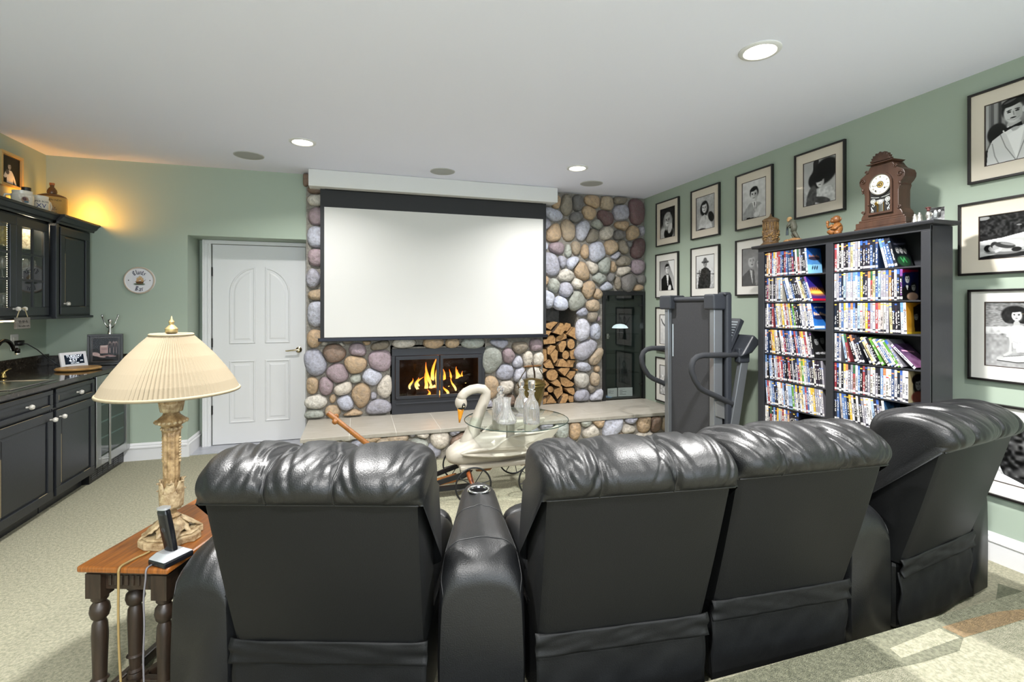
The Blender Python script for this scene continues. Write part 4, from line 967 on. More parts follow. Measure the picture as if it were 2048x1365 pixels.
arch = [(-.074, .095), (.074, .095), (.074, .275)] + [(.074 * math.cos(R(a)), .275 + .074 * math.sin(R(a))) for a in range(15, 180, 15)] + [(-.074, .275)]
inn = [(x * .86, .275 + (z - .275) * (.86 if z > .275 else .93)) for x, z in arch]
mb = MB(); n = len(arch); vs = [(x, -.014, z) for x, z in arch] + [(x, -.014, z) for x, z in inn] + [(x, .0, z) for x, z in arch] + [(x, -.002, z) for x, z in inn]
mb.add(vs, [(i, (i + 1) % n, n + (i + 1) % n, n + i) for i in range(n)] + [(i, 2 * n + i, 2 * n + (i + 1) % n, (i + 1) % n) for i in range(n)] + [(n + i, n + (i + 1) % n, 3 * n + (i + 1) % n, 3 * n + i) for i in range(n)])
mb.build('door', WALNUT, ck)
MB().prism(inn, -.0025, -.0005, 'y').build('dark_interior', mat('clock inside', '0d0c0b', .6), ck)
sc_ = MB()   # carved scrolls
for sx in (-1, 1):
    for cx, cz, r0 in ((.112, .315, .019), (.108, .118, .012), (.085, .368, .012)):
        sc_.tube([(sx * (cx + r0 * (1 - k / 14) * math.cos(k * .75)), -.003, cz + r0 * (1 - k / 14) * math.sin(k * .75)) for k in range(13)], .0034, 6)
    sc_.ell((sx * .112, -.002, .262), (.008, .007, .012), 8, 6); sc_.ell((sx * .113, .0, .245), (.006, .006, .006), 8, 6)
for k in range(7): sc_.ell((-.054 + .018 * k, -.016, .408), (.007, .006, .004), 8, 5)
sc_.build('carving', WALNUT, ck, smooth='all')
BRASS = mat('old brass', 'b08a3c', 0.25, 1.0)
DIALW = mat('clock dial', 'ffffff', .5, attr=True)
p = Print(.122, .122, 90, .88)
C = p.C
p.C[:] = (.87, .86, .8); p.el(.5, .5, .17, .17, (.1, .09, .07)); p.el(.5, .5, .14, .14, (.72, .6, .28)); p.el(.5, .5, .1, .1, (.16, .14, .1)); p.el(.5, .5, .05, .05, (.7, .58, .28))
for x, y in ((.27, .78), (.72, .70)): p.el(x, y, .045, .045, (.08, .07, .06))
p.line([(.5, .5), (.14, .54)], .018, (.12, .12, .14)); p.line([(.5, .5), (.33, .52)], .028, (.12, .12, .14))
dial = MB().lathe([(0, 0), (.061, 0), (.061, .004), (0, .004)], 40, M=Matrix.Translation((0, -.003, .275)) @ Matrix.Rotation(R(90), 4, 'X')).build('dial_plate', mat('cream enamel', 'd9d6c8', .5), ck)
disc = Print(.122, .122, 90, .88); disc.C = p.C
o = disc.build('dial', DIALW, ck, (0, -.0075, .275))
bm = bmesh.new(); bm.from_mesh(o.data); bmesh.ops.delete(bm, geom=[v for v in bm.verts if v.co.x ** 2 + v.co.z ** 2 > .0605 ** 2], context='VERTS'); bm.to_mesh(o.data); bm.free()
INK = mat('black ink', '16161a', .6)
for k, s_ in enumerate(['XII', 'I', 'II', 'III', 'IIII', 'V', 'VI', 'VII', 'VIII', 'IX', 'X', 'XI']):
    a = R(90 - 30 * k)
    o = text('numeral', s_, .0165, INK, ck, (.046 * math.cos(a), -.0082, .275 + .046 * math.sin(a)), squash=.62)
    o.rotation_euler = (R(90), R(30 * k), 0)
MB().torus((0, -.009, .275), .063, .0045, 'y', 40, 8).build('bezel', mat('silvered bezel', '8d8a84', .3, .9), ck, smooth='all')
SIL = mat('silver glass paint', 'c9ccc8', .4)
g = MB()
for sx in (-1, 1):
    g.torus((sx * .044, -.006, .178), .0135, .0016, 'y', 20, 5); g.torus((sx * .044, -.006, .178), .007, .0014, 'y', 14, 5)
    for k in range(6): g.tube([(sx * .044, -.006, .178), (sx * .044 + .012 * math.cos(k * 1.05), -.006, .178 + .012 * math.sin(k * 1.05))], .001, 4)
    g.tube([(sx * (.044 + .011 * (1 - k / 12) * math.cos(k * .7 + 1.5)), -.006, .152 + .011 * (1 - k / 12) * math.sin(k * .7 + 1.5)) for k in range(11)], .0015, 5)
    g.tube([(sx * .056, -.006, .145), (sx * .05, -.006, .128), (sx * .055, -.006, .112)], [.001, .003, .001], 5)
    g.tube([(sx * .055, -.006, .135), (sx * .043, -.006, .123), (sx * .046, -.006, .11)], [.001, .0025, .001], 5)
    g.tube([(sx * .056, -.006, .205), (sx * .03, -.006, .198), (sx * .008, -.006, .196)], .0014, 5)
for k in range(9): g.tube([(0, -.006, .182), (.024 * math.cos(R(180 + 22.5 * k)), -.006, .178 + .024 * math.sin(R(180 + 22.5 * k)))], [.0009, .0022], 5)
g.build('glass_ornament', SIL, ck)
MB().lathe([(.0, 0), (.016, 0), (.016, .052), (0, .052)], 20, (0, -.001, .105), sy=.3).build('pendulum_vial', mat('mercury vial', 'b5b5b0', .15, 1.0), ck, smooth=True)
MB().box(-.021, -.017, -.006, -.002, .1, .165).box(.017, .021, -.006, -.002, .1, .165).box(-.021, .021, -.006, -.002, .1, .104).ell((-.024, -.004, .163), (.012, .004, .012), 14, 8).build('pendulum', BRASS, ck)
MB().ell((-.0655, -.018, .16), (.005, .005, .005), 10, 6).build('door_knob', WALNUT, ck)
MB().box(-.09, -.05, -.0215, -.0195, .006, .012).box(.0, .045, -.0215, -.0195, .006, .012).build('slots', INK, ck)

CARV = mat('carved stained wood', '6b5030', 0.5, bump=(70, .9, .01), mott=(40, '33240f', .8))
tk = thing('lidded_tankard', 'carved brown lidded tankard at the treadmill end of the bookcase top', 'tankard', (3.07, 3.06, TOPZ))
MB().lathe([(.0, 0), (.07, 0), (.074, .008), (.066, .016), (.056, .024), (.053, .04), (.055, .06), (.056, .1), (.053, .12), (.052, .175), (.056, .182), (.056, .19), (0, .19)], 30).build('body', CARV, tk, smooth=True)
mb = MB(); rd = random.Random(4)
for k in range(60):
    a = rd.uniform(0, 6.28); z = rd.uniform(.04, .115); mb.ell((.054 * math.cos(a), .054 * math.sin(a), z), (rd.uniform(.006, .012),) * 2 + (rd.uniform(.005, .012),), 7, 5)
for k in range(14):
    a = k * 6.28 / 14; mb.tube([(.053 * math.cos(a), .053 * math.sin(a), .12), (.054 * math.cos(a), .054 * math.sin(a), .178)], .0042, 6)
o = mb.build('relief', mat('carved relief wood', '8a6a3c', .5, bump=(80, .6, .006), mott=(50, '4a3518', .7)), tk, smooth='all')
MB().lathe([(.06, .19), (.061, .2), (.045, .212), (.022, .22), (.008, .232), (.005, .245), (0, .256)], 28).build('lid', CARV, tk, smooth=True)

mn = thing('bent_man_figurine', 'carved figurine of a stooping man with a telescope on a rock', 'figurine', (3.085, 2.86, TOPZ), -90)
GRN = mat('dull green painted wood', '55564a', .6, bump=(90, .4, .005), mott=(40, '3a3324', .6)); TANW = mat('tan carved wood', '9a7448', .55, bump=(60, .5, .006), mott=(30, '6e4c2a', .6))
mb = MB()
for k in range(7):
    mb.ell((-.01 + .07 * math.sin(k * 1.3) * .6, .01 * math.cos(k * 2.1), .012 + .004 * (k % 3)), (.035, .03, .016), 10, 6)
mb.build('rock', TANW, mn, smooth='all')
mb = MB().tube([(.04, 0, .025), (.02, -.004, .06), (-.002, 0, .085)], [.011, .013, .016], 10).tube([(.0, .012, .025), (-.018, .01, .06), (-.004, .004, .09)], [.011, .012, .015], 10)
mb.tube([(-.004, 0, .08), (.002, 0, .115), (-.012, 0, .15), (-.03, 0, .166)], [.019, .022, .024, .014], 12).tube([(-.012, -.02, .15), (-.03, -.028, .125), (-.048, -.01, .12)], [.011, .009, .007], 8).tube([(-.012, .02, .15), (-.03, .026, .125), (-.048, .008, .12)], [.011, .009, .007], 8)
mb.build('coat', GRN, mn, smooth='all')
MB().ell((-.043, 0, .178), (.017, .015, .019), 12, 8).ell((-.058, 0, .176), (.006, .004, .004), 6, 5).ell((-.038, 0, .186), (.018, .017, .013), 10, 6).build('head', mat('pale carved wood', 'a8865a', .55), mn, smooth='all')
MB().tube([(-.052, -.004, .135), (-.055, -.004, .1), (-.056, -.004, .062)], [.006, .008, .009], 10).build('telescope', mat('dark slate paint', '2e3a40', .4), mn, smooth=True)

mk = thing('carved_monkey', 'orange brown wooden carving of a seated monkey raising its fist', 'figurine', (3.075, 2.51, TOPZ), -90)
ORW = mat('oiled orange wood', '8c5a2a', .4, bump=(110, .6, .005), mott=(40, '5a3516', .7))
mb = MB().ell((.005, 0, .05), (.034, .03, .045), 14, 10).ell((-.018, -.02, .03), (.025, .022, .022), 10, 8).ell((.024, -.018, .02), (.022, .025, .02), 10, 8).tube([(-.018, -.012, .075), (-.045, -.02, .062), (-.056, -.015, .08), (-.055, -.012, .095)], [.012, .009, .008, .008], 10).ell((-.056, -.012, .1), (.011, .011, .013), 10, 7)
mb.tube([(.03, -.01, .075), (.018, -.032, .05), (-.01, -.036, .048)], [.012, .01, .009], 10).ell((-.03, -.028, .032), (.017, .013, .013), 10, 7)
mb.build('body', ORW, mk, smooth='all')
MB().ell((.002, -.004, .112), (.028, .027, .027), 14, 10).ell((-.014, -.018, .104), (.017, .016, .014), 12, 8).ell((.028, .0, .112), (.008, .005, .012), 8, 6).ell((-.008, -.022, .12), (.018, .008, .006), 10, 6).build('head', mat('darker oiled wood', '6e4420', .4, bump=(110, .5, .004)), mk, smooth='all')

pw = mat('bright pewter', 'b4b2ac', .3, .9, bump=(120, .5, .004))
pg = thing('pewter_couple', 'small pewter figurine of two robed figures right beside the clock', 'figurine', (3.06, 2.0, TOPZ), -90)
mb = MB()
for x, y, hh in ((-.012, 0, .06), (.01, .004, .066)):
    mb.lathe([(.018, 0), (.016, .012), (.011, hh * .6), (.012, hh * .75), (.005, hh * .85), (.008, hh * .92), (0, hh)], 12, (x, y, 0))
mb.build('figures', pw, pg, smooth='all')
pb = thing('pewter_soldier', 'small pewter figure in a red cap before the tilted snapshot', 'figurine', (3.05, 1.935, TOPZ), -90)
MB().lathe([(.017, 0), (.014, .006), (.008, .02), (.014, .035), (.012, .055), (.005, .06)], 12).tube([(.01, -.004, .05), (.026, -.006, .04), (.02, -.01, .03)], .005, 7).build('body', pw, pb, smooth='all')
MB().ell((0, 0, .07), (.009, .009, .011), 10, 7).ell((-.002, 0, .08), (.015, .013, .005), 10, 6).build('capped_head', mat('dark red pewter', '5a3230', .45, .3), pb, smooth='all')
sn = thing('snapshot', 'small unframed snapshot propped up at the end of the bookcase top', 'photograph', (3.1, 1.925, TOPZ), -62)
p = Print(.066, .085, 30, .5); p.grad(.25, .6); p.poly([(0, 0), (1, 0), (1, .35), (0, .5)], .14); p.el(.4, .6, .12, .3, .85); p.el(.65, .65, .13, .35, .2); p.el(.4, .35, .08, .1, .75); p.el(.66, .32, .08, .1, .7); p.noise(.3, 9)
o = p.build('picture', GLOSSY_PRINT, sn, (0, -.0012, .0435)); 
MB().box(-.033, .033, -.001, .001, .001, .086).build('card', mat('photo paper', 'd8d8d4', .5), sn)
for ch in sn.children: ch.rotation_euler = (R(-12), 0, 0)

# ------------------------------------------------------------------ folded treadmill
td = thing('treadmill', 'grey treadmill with its deck folded upright beside the bookcase', 'treadmill', (2.84, 3.67, 0), -90)
# local x runs towards the camera (-Y), local y towards the wall (+X)
GM = mat('silver grey painted steel', '84888c', .35, .6); GD = mat('dark grey plastic', '2f3238', .45, bump=(400, .15, .001)); FOAM = mat('black foam grip', '26282c', .8, bump=(300, .3, .002))
BELT = mat('black running belt', '2c2d30', .75, bump=(260, .5, .003), mott=(180, '3b3c40', .6))
mb = MB()
for s in (-1, 1): mb.box(s * .31 - .028, s * .31 + .028, -.075, .01, .13, 1.40)
mb.build('side_rail', GM, td, bev=.006)
MB().box(-.28, .28, -.04, .0, .14, 1.47).build('deck', BELT, td, bev=.004)
MB().lathe([(.024, -.28), (.024, .28)], 16, M=Matrix.Translation((0, -.03, 1.475)) @ Matrix.Rotation(R(90), 4, 'Y')).build('roller', GD, td, smooth=True)
for s in (-1, 1): MB().box(s * .315 - .085, s * .315 + .04 if s > 0 else s * .315 + .085, -.095, .075, 1.385, 1.515).build('end_cap', GD, td, bev=.016, seg=3)
MB().box(.335, .375, .02, .075, .2, 1.52).box(.29, .375, .0, .07, 1.50, 1.53).build('deck_shroud', GD, td, bev=.02, seg=3)
MB().box(-.25, .33, .002, .05, .15, 1.45).build('deck_underside', mat('black underside', '0f1012', .5), td, bev=.004)
for s in (-1, 1):
    lo = [(s * .36 - .022, -.03, 0.03), (s * .36 + .022, -.03, 0.03), (s * .36 + .022, .06, 0.03), (s * .36 - .022, .06, 0.03)]
    hi = [(s * .36 - .022, .17, 1.02), (s * .36 + .022, .17, 1.02), (s * .36 + .022, .245, 1.02), (s * .36 - .022, .245, 1.02)]
    MB().hexa(lo, hi).build('upright', GM, td, bev=.005)
    gp = MB().tube([(s * .36, .17, 1.015), (s * .36, -.05, 1.017), (s * .36, -.20, 1.02), (s * .36, -.255, 1.01), (s * .36, -.29, .985), (s * .36, -.31, .94), (s * .36, -.307, .89), (s * .36, -.28, .83), (s * .36, -.235, .765), (s * .36, -.19, .735), (s * .36, -.06, .68), (s * .36, .08, .615)], .023, 14)
    gp.build('handrail', FOAM, td, smooth=True)
    MB().box(s * .36 - .03, s * .36 + .03, .13, .24, .95, 1.07).build('rail_joint', GD, td, bev=.012, seg=3)
    MB().prism([(-.06, .52), (.05, .48), (.07, .58), (.02, .66), (-.07, .64)], s * .335 - .012, s * .335 + .012, 'x').build('hinge_plate', mat('light steel plate', 'a2a4a4', .35, .7), td, bev=.002)
    MB().lathe([(.022, -.045), (.022, .045)], 14, M=Matrix.Translation((s * .32, .045, .64)) @ Matrix.Rotation(R(90), 4, 'X') @ Matrix.Rotation(R(20), 4, 'Y')).build('blue_damper', mat('bright blue plastic', '1f8fd0', .35), td, smooth=True)
    MB().box(s * .36 - .03, s * .36 + .03, -.35, .3, .0, .05).build('foot_tube', GM, td, bev=.006)
for y in (-.3, .2): MB().box(-.33, .33, y, y + .05, .005, .052).build('cross_tube', GM, td, bev=.006)
MB().hexa([(-.42, .12, 1.0), (.42, .12, 1.0), (.42, .24, 1.03), (-.42, .24, 1.03)], [(-.42, .25, 1.185), (.42, .25, 1.185), (.42, .33, 1.12), (-.42, .33, 1.12)]).build('console', GD, td, bev=.02, seg=3)
bd = MB().hexa([(-.26, .10, 1.07), (.30, .10, 1.07), (.30, .14, 1.05), (-.26, .14, 1.05)], [(-.26, .225, 1.315), (.30, .225, 1.315), (.30, .27, 1.29), (-.26, .27, 1.29)]).build('display_panel', GD, td, bev=.01, seg=2)
PN = mat('console decal', '9fa6ab', .3)
dm = MB()
for k in range(9): 
    z = 1.1 + k * .022; y = .1 + (z - 1.07) * .51 - .002
    dm.box(.0, .29, y - .001, y + .002, z, z + .011)
dm.build('decal', PN, td)
MB().box(-.262, -.252, -.042, -.039, .95, 1.25).build('warning_label', mat('white label', 'c6d4dc', .5), td)
# ------------------------------------------------------------------ bar along the left wall (local x runs into the room's depth, local y to the wall)
BLACKP = mat('black distressed paint', '1d1f23', 0.33, bump=(70, .1, .003), spec=.5)
WORN = mat('worn paint edge', '9a8a6a', .6)
KNOB = mat('marbled white knob', 'd9d5cc', .2, mott=(60, '8a867e', .8))
STEEL = mat('brushed stainless steel', 'b0b1b0', .3, 1.0, bump=(200, .06, .002))
CHROME = mat('chrome', 'd8d8d8', .08, 1.0)
CREAM = mat('cream stoneware', 'd8c49a', .3)
def panel_front(name, root, x0, x1, z0, z1, m, rail=.055, y=0.0, rise=.006):
    """a framed raised panel: stiles and rails around a bevelled field"""
    a = (x0 + rail, x1 - rail, z0 + rail, z1 - rail)
    mb = MB().box(x0, x1, y, y + .018, z0, a[2]).box(x0, x1, y, y + .018, a[3], z1).box(x0, a[0], y, y + .018, a[2], a[3]).box(a[1], x1, y, y + .018, a[2], a[3])
    o = mb.build(name, m, root, bev=.003)
    b = .022
    fld = MB(); vs = [(a[0], y + .012, a[2]), (a[1], y + .012, a[2]), (a[1], y + .012, a[3]), (a[0], y + .012, a[3])]
    vs += [(a[0] + b, y + .012 - rise, a[2] + b), (a[1] - b, y + .012 - rise, a[2] + b), (a[1] - b, y + .012 - rise, a[3] - b), (a[0] + b, y + .012 - rise, a[3] - b)]
    fld.add(vs, [(4, 5, 6, 7)] + [(i, (i + 1) % 4, 4 + (i + 1) % 4, 4 + i) for i in range(4)])
    fld.build('field', m, o)
    e = .0012  # paint rubbed through along a few edges
    w_ = MB().box(a[0] - e, a[0] + e, y - .0004, y + .004, a[2] + .02, a[3] - .25 * (a[3] - a[2])).box(x0 + .01, x1 - .12, y - .0006, y + .002, z1 - e, z1).box(a[1] - .1, a[1] - .01, y - .0004, y + .003, a[2] - e, a[2] + e * .4).build('worn_edge', WORN, o); w_['kind'] = 'stuff'
    return o
def knob(root, x, z, y=0.0):
    MB().lathe([(.006, 0), (.006, .014), (.012, .018), (.0165, .026), (.0165, .032), (.012, .04), (0, .043)], 18, M=Matrix.Translation((x, y, z)) @ Matrix.Rotation(R(90), 4, 'X')).build('knob', KNOB, root, smooth=True)
def base_unit(label, y0, y1, kx):
    """y0..y1 along the wall; front at X = -2.0"""
    t = thing('base_cabinet', label, 'cabinet', (-2.0, y0, 0), 90)
    w = y1 - y0
    MB().box(.0, w, .02, .58, .095, .862).box(.0, w, .075, .58, 0, .095).build('body', BLACKP, t)
    MB().box(0, .012, .0, .02, .1, .862).box(w - .012, w, 0, .02, .1, .862).box(.012, w - .012, .002, .02, .698, .712).box(.012, w - .012, .002, .02, .845, .862).build('face_frame', BLACKP, t)
    d = panel_front('drawer', t, .014, w - .014, .714, .843, BLACKP, .03, -.018)
    knob(d, w / 2, .778, -.018)
    d = panel_front('door', t, .014, w - .014, .102, .696, BLACKP, .058, -.018)
    knob(d, kx(w), .645, -.018)
base_unit('black base cabinet with one drawer, next to the wine fridge', 4.165, 4.71, lambda w: .05)
base_unit('black base cabinet with one drawer, below the bar sink', 3.55, 4.155, lambda w: w - .05)
base_unit('black base cabinet at the near end of the bar, out of the picture', 2.94, 3.545, lambda w: .05)

wf_ = thing('wine_fridge', 'stainless wine fridge with glass door and long bar handle in the corner', 'fridge', (-2.0, 4.722, 0), 90)
w = .598
MB().box(0, w, .02, .58, .105, .855).build('cabinet', DK, wf_)
fr = MB().box(0, .075, -.02, .018, .125, .853).box(w - .065, w, -.02, .018, .125, .853).box(.075, w - .065, -.02, .018, .125, .195).box(.075, w - .065, -.02, .018, .79, .853)
dd = fr.build('door', STEEL, wf_, bev=.003)
MB().box(.07, w - .06, -.008, -.002, .19, .795).build('pane', pane_mat('fridge glass', (.75, .82, .82), 1.3), dd)
MB().box(.08, w - .07, .0, .0195, .2, .79).build('dark_interior', mat('fridge inside', '1e2524', .5), wf_)
for z in (.33, .46, .6, .7): MB().box(.09, w - .08, -.0015, .012, z, z + .012).build('rack', mat('rack rail', '8d9a9b', .35, .6), wf_)
MB().tube([(.118, -.06, .12), (.118, -.06, .79)], .0085, 12).tube([(.118, -.06, .17), (.118, -.018, .17)], .006, 8).tube([(.118, -.06, .735), (.118, -.018, .735)], .006, 8).build('handle', STEEL, wf_, smooth=True)
g = MB().box(0, w, .03, .1, 0, .12).build('grille', DK, wf_)
sl = MB()
for i in range(6):
    for z in (.025, .042, .059, .076): sl.box(.03 + i * .092, .03 + i * .092 + .075, .026, .031, z, z + .008)
sl.build('slots', mat('grille slot', '3c3d40', .35), wf_)

GRAN = mat('dark polished granite', '181512', 0.08, mott=(55, '4c463d', .7), bump=(30, .02, .001))
ct = thing('countertop', 'polished dark granite countertop with low backsplash', 'countertop', (-1.955, 2.9, .863), 90)
MB().box(0, 2.437, .0, .645, 0, .034).build('slab', GRAN, ct, bev=.006, seg=3)
MB().box(0, 2.437, .628, .648, .034, .135).build('backsplash', GRAN, ct, bev=.002)
MB().box(2.418, 2.437, .02, .628, .034, .12).build('end_splash', GRAN, ct, bev=.002)
CT = .898
sk = thing('bar_sink', 'rectangular stainless bar sink set in the granite', 'sink', (-2.2, 4.02, CT), 90)
mb = MB().box(-.24, .24, -.18, -.165, 0, .005).box(-.24, .24, .165, .18, 0, .005).box(-.24, -.225, -.165, .165, 0, .005).box(.225, .24, -.165, .165, 0, .005)
mb.build('rim', STEEL, sk, bev=.002); MB().box(-.225, .225, -.165, .165, .0006, .002).build('bowl', mat('sink steel', 'c8c4be', .16, 1.0), sk)
fc = thing('faucet', 'black gooseneck bar faucet behind the sink', 'faucet', (-2.42, 4.36, CT), 90)
FB = mat('oiled bronze', '16120f', .22, .7)
pts = [(0, 0, 0), (0, 0, .17)] + [(.085 - .085 * math.cos(R(a)), -.02 * a / 180, .17 + .1 * math.sin(R(a))) for a in range(15, 170, 15)] + [(.185, -.03, .2)]
MB().lathe([(.026, 0), (.024, .012), (.014, .022)], 16).tube(pts, .0125, 12).lathe([(.015, -.028), (.017, 0), (.012, .004)], 12, (.185, -.03, .2)).build('spout', FB, fc, smooth='all')
MB().lathe([(.016, 0), (.018, -.01), (.01, -.014)], 12, (.186, -.03, .172)).build('aerator', CHROME, fc, smooth=True)
for x, m_ in ((.09, 1), (-.09, 0)):
    MB().lathe([(.02, 0), (.018, .01), (.012, .03), (.013, .04), (0, .045)], 14, (x, 0, 0)).tube([(x, 0, .04), (x + .03, -.01, .058), (x + .055, -.012, .06)], [.007, .006, .007], 8).build('tap', mat('brass tap lever', 'a8905a', .22, 1.0) if m_ else FB, fc, smooth='all')

dc = thing('digital_clock', 'white tabletop day clock reading TUESDAY AFTERNOON 4:57 PM on the counter', 'clock', (-2.27, 5.05, CT + .003), 62)
p = Matrix.Rotation(R(-12), 4, 'X')
MB().box(-.105, .105, -.009, .009, 0, .13, p).build('frame', mat('white plastic frame', 'e3e2e6', .3), dc, bev=.004)
MB().box(-.076, .076, -.0102, -.0085, .028, .107, p).build('screen', mat('clock screen', '1a2434', .15), dc)
LED = mat('clock digits', 'e9eef5', .4, emit='dfe8f5', strength=.8)
rx = (R(78), 0, 0)
for s_, sz, zz, x_ in [('TUESDAY', .026, .094, 0), ('AFTERNOON', .011, .078, 0), ('4:57', .034, .057, -.012), ('PM', .015, .052, .055), ('MAY 6, 2025', .011, .036, 0)]:
    q = p @ Vector((x_, -.0108, zz)); text('digits', s_, sz, LED, dc, q, rx, squash=1.12)
MB().tube([(0, .012, .03), (.0, .06, .012)], .009, 8).build('stand', mat('white plastic frame', 'e3e2e6', .3), dc)
pc = thing('power_cord', 'thin black cord from the outlet to the day clock', 'cord', (0, 0, 0))
MB().tube([(-2.595, 4.93, 1.12), (-2.54, 4.95, 1.11), (-2.5, 5.0, 1.06), (-2.46, 5.06, .98), (-2.40, 5.1, .915), (-2.34, 5.1, CT + .005), (-2.30, 5.09, CT + .006)], .004, 8).box(-2.603, -2.56, 4.905, 4.955, 1.1, 1.14).build('cable', DK, pc, smooth='all')
ol = thing('wall_outlet', 'white double outlet on the wall behind the faucet', 'outlet', (XL + .001, 4.915, 1.13), 90)
MB().box(-.045, .045, -.006, 0, -.062, .062).build('plate', TRIM, ol, bev=.003)
for z in (-.022, .022): MB().box(-.018, .018, -.008, -.004, z - .015, z + .015).build('socket', mat('socket white', 'cfcfca', .4), ol, bev=.004)

bd = thing('round_board', 'round pale wooden serving board lying on the granite', 'board', (-2.16, 4.86, CT))
BRD = mat('pale beech wood', 'bb9560', .4, wave=(9, '8f6a3a', (.25, 2, 1)))
MB().lathe([(0, 0), (.125, 0), (.143, .005), (.148, .014), (.14, .022), (0, .023)], 44).build('disc', BRD, bd, smooth=True)
def pic_wine(p):
    p.grad(.03, .03); p.poly([(.3, .38), (.58, .36), (.58, .75), (.3, .75)], (.62, .5, .48)); p.line([(.34, .42), (.54, .42)], .02, (.8, .75, .7)); p.line([(.36, .55), (.52, .55)], .015, (.3, .2, .2))
    for x in (.66, .8, .9): p.el(x, .34, .06, .16, (.5, .42, .4), soft=.5); p.el(x, .38, .045, .12, (.12, .08, .08), soft=.4); p.el(x, .62, .012, .15, (.6, .5, .48))
    p.el(.14, .78, .16, .09, (.7, .6, .58), 15); p.el(.35, .9, .16, .04, (.65, .55, .52), 10); p.el(.6, .86, .2, .04, (.5, .38, .36)); p.el(.75, .9, .15, .03, (.6, .5, .5)); p.noise(.1, 14, .6)
framed('dark framed still life of a bottle and wine glasses on the counter corner', -2.115, 5.20, CT + .137, 14, .245, .27, pic_wine, mat('black passe partout', '0c0a0b', .6), (.03, .03, .03, .03), 70, 'still_life', None, .016)
cs_ = thing('corkscrew', 'chrome winged corkscrew figure with raised arms behind the still life', 'corkscrew', (-2.115, 5.28, CT))
mb = MB().lathe([(.028, 0), (.026, .01), (.012, .03), (.012, .2), (.02, .25), (.02, .29), (.012, .31), (.014, .34), (.009, .36), (.017, .38), (.017, .395), (0, .405)], 16)
for s in (-1, 1): mb.tube([(s * .014, 0, .325), (s * .038, 0, .36), (s * .058, 0, .425)], [.008, .005, .007], 8).ell((s * .06, 0, .43), (.008, .005, .014), 8, 6)
mb.build('body', CHROME, cs_, smooth='all')

# ------------------------------------------------------------------ wall cabinets
def cornice(root, x0, x1, depth, z, ret=True):
    pr = [(0, 0), (-.012, 0), (-.016, .014), (-.03, .022), (-.05, .05), (-.06, .056), (-.06, .072), (0, .072)]
    MB().prism([(a, b + z) for a, b in pr] , x0, x1, 'x').build('cornice', BLACKP, root, bev=.002)
    MB().box(x0, x1, 0, depth, z + .03, z + .072).build('top_board', BLACKP, root)
uc = thing('wall_cabinet', 'black wall cabinet with one solid panelled door in the corner of the bar', 'cabinet', (-2.27, 4.775, 1.335), 90)
w = .565; hh = .735
MB().box(0, w, .02, .335, 0, hh).box(-.002, .035, -.004, .3, -.006, hh).build('body', BLACKP, uc, bev=.002)
d = panel_front('door', uc, .07, w - .05, .014, hh - .02, BLACKP, .062, .0)
knob(d, .115, .1, 0)
cornice(uc, -.0, w, .33, hh)
MB().box(-.0, w, -.006, .3, -.02, .0).build('light_rail', BLACKP, uc, bev=.002)
gcab = thing('glazed_wall_cabinet', 'black wall cabinet with glazed doors full of glassware', 'cabinet', (-2.30, 3.56, 1.335), 90)
w = 1.213
MB().box(0, w, .29, .305, 0, hh).box(0, .018, .02, .3, 0, hh).box(w - .018, w, .02, .3, 0, hh).box(0, w, .02, .3, 0, .018).box(0, w, .02, .3, hh - .018, hh).build('body', BLACKP, gcab)
for z in (.27, .5): MB().box(.02, w - .02, .04, .285, z, z + .008).build('glass_shelf', pane_mat('cabinet shelf glass', (.9, .96, .94)), gcab)
CG = pane_mat('cabinet door glass', (.97, .98, .97), 1.5)
for i, (a, b) in enumerate([(.004, .402), (.406, .804), (.806, 1.19)]):
    r_ = .062
    o = MB().box(a, b, 0, .02, .01, .01 + r_).box(a, b, 0, .02, hh - .02 - r_, hh - .02).box(a, a + r_, 0, .02, .01 + r_, hh - .02 - r_).box(b - r_, b, 0, .02, .01 + r_, hh - .02 - r_).build('door', BLACKP, gcab, bev=.003)
    MB().box((a + b) / 2 - .008, (a + b) / 2 + .008, .002, .016, .07, hh - .08).box(a + .05, b - .05, .003, .015, .26, .276).box(a + .05, b - .05, .003, .015, .45, .466).build('glazing_bar', BLACKP, o)
    for k, (xa, xb) in enumerate([(a + r_ - .004, (a + b) / 2), ((a + b) / 2, b - r_ + .004)]):
        for za, zb in ((.068, .268), (.268, .458), (.458, hh - .078)): MB().box(xa, xb, .008, .011, za, zb).build('pane', CG, o)
    knob(o, (b - .035) if i == 1 else (a + .035), .06, 0)
cornice(gcab, 0, w, .3, hh)
MB().box(0, w, -.006, .3, -.02, .0).build('light_rail', BLACKP, gcab, bev=.002)
MB().box(.2, 1.0, .1, .13, -.034, -.02).build('under_light', mat('lit strip', 'fff2d8', .5, emit='ffd9a0', strength=9), gcab)
ls_ = MB()
for k in range(40): ls_.ell((.765, .03, .07 + k * .0155), (.004, .004, .004), 6, 4)
ls_ = ls_.build('light_string', mat('bead of lamps', 'fff2d8', .5, emit='ffe2b8', strength=5), gcab); ls_['kind'] = 'stuff'
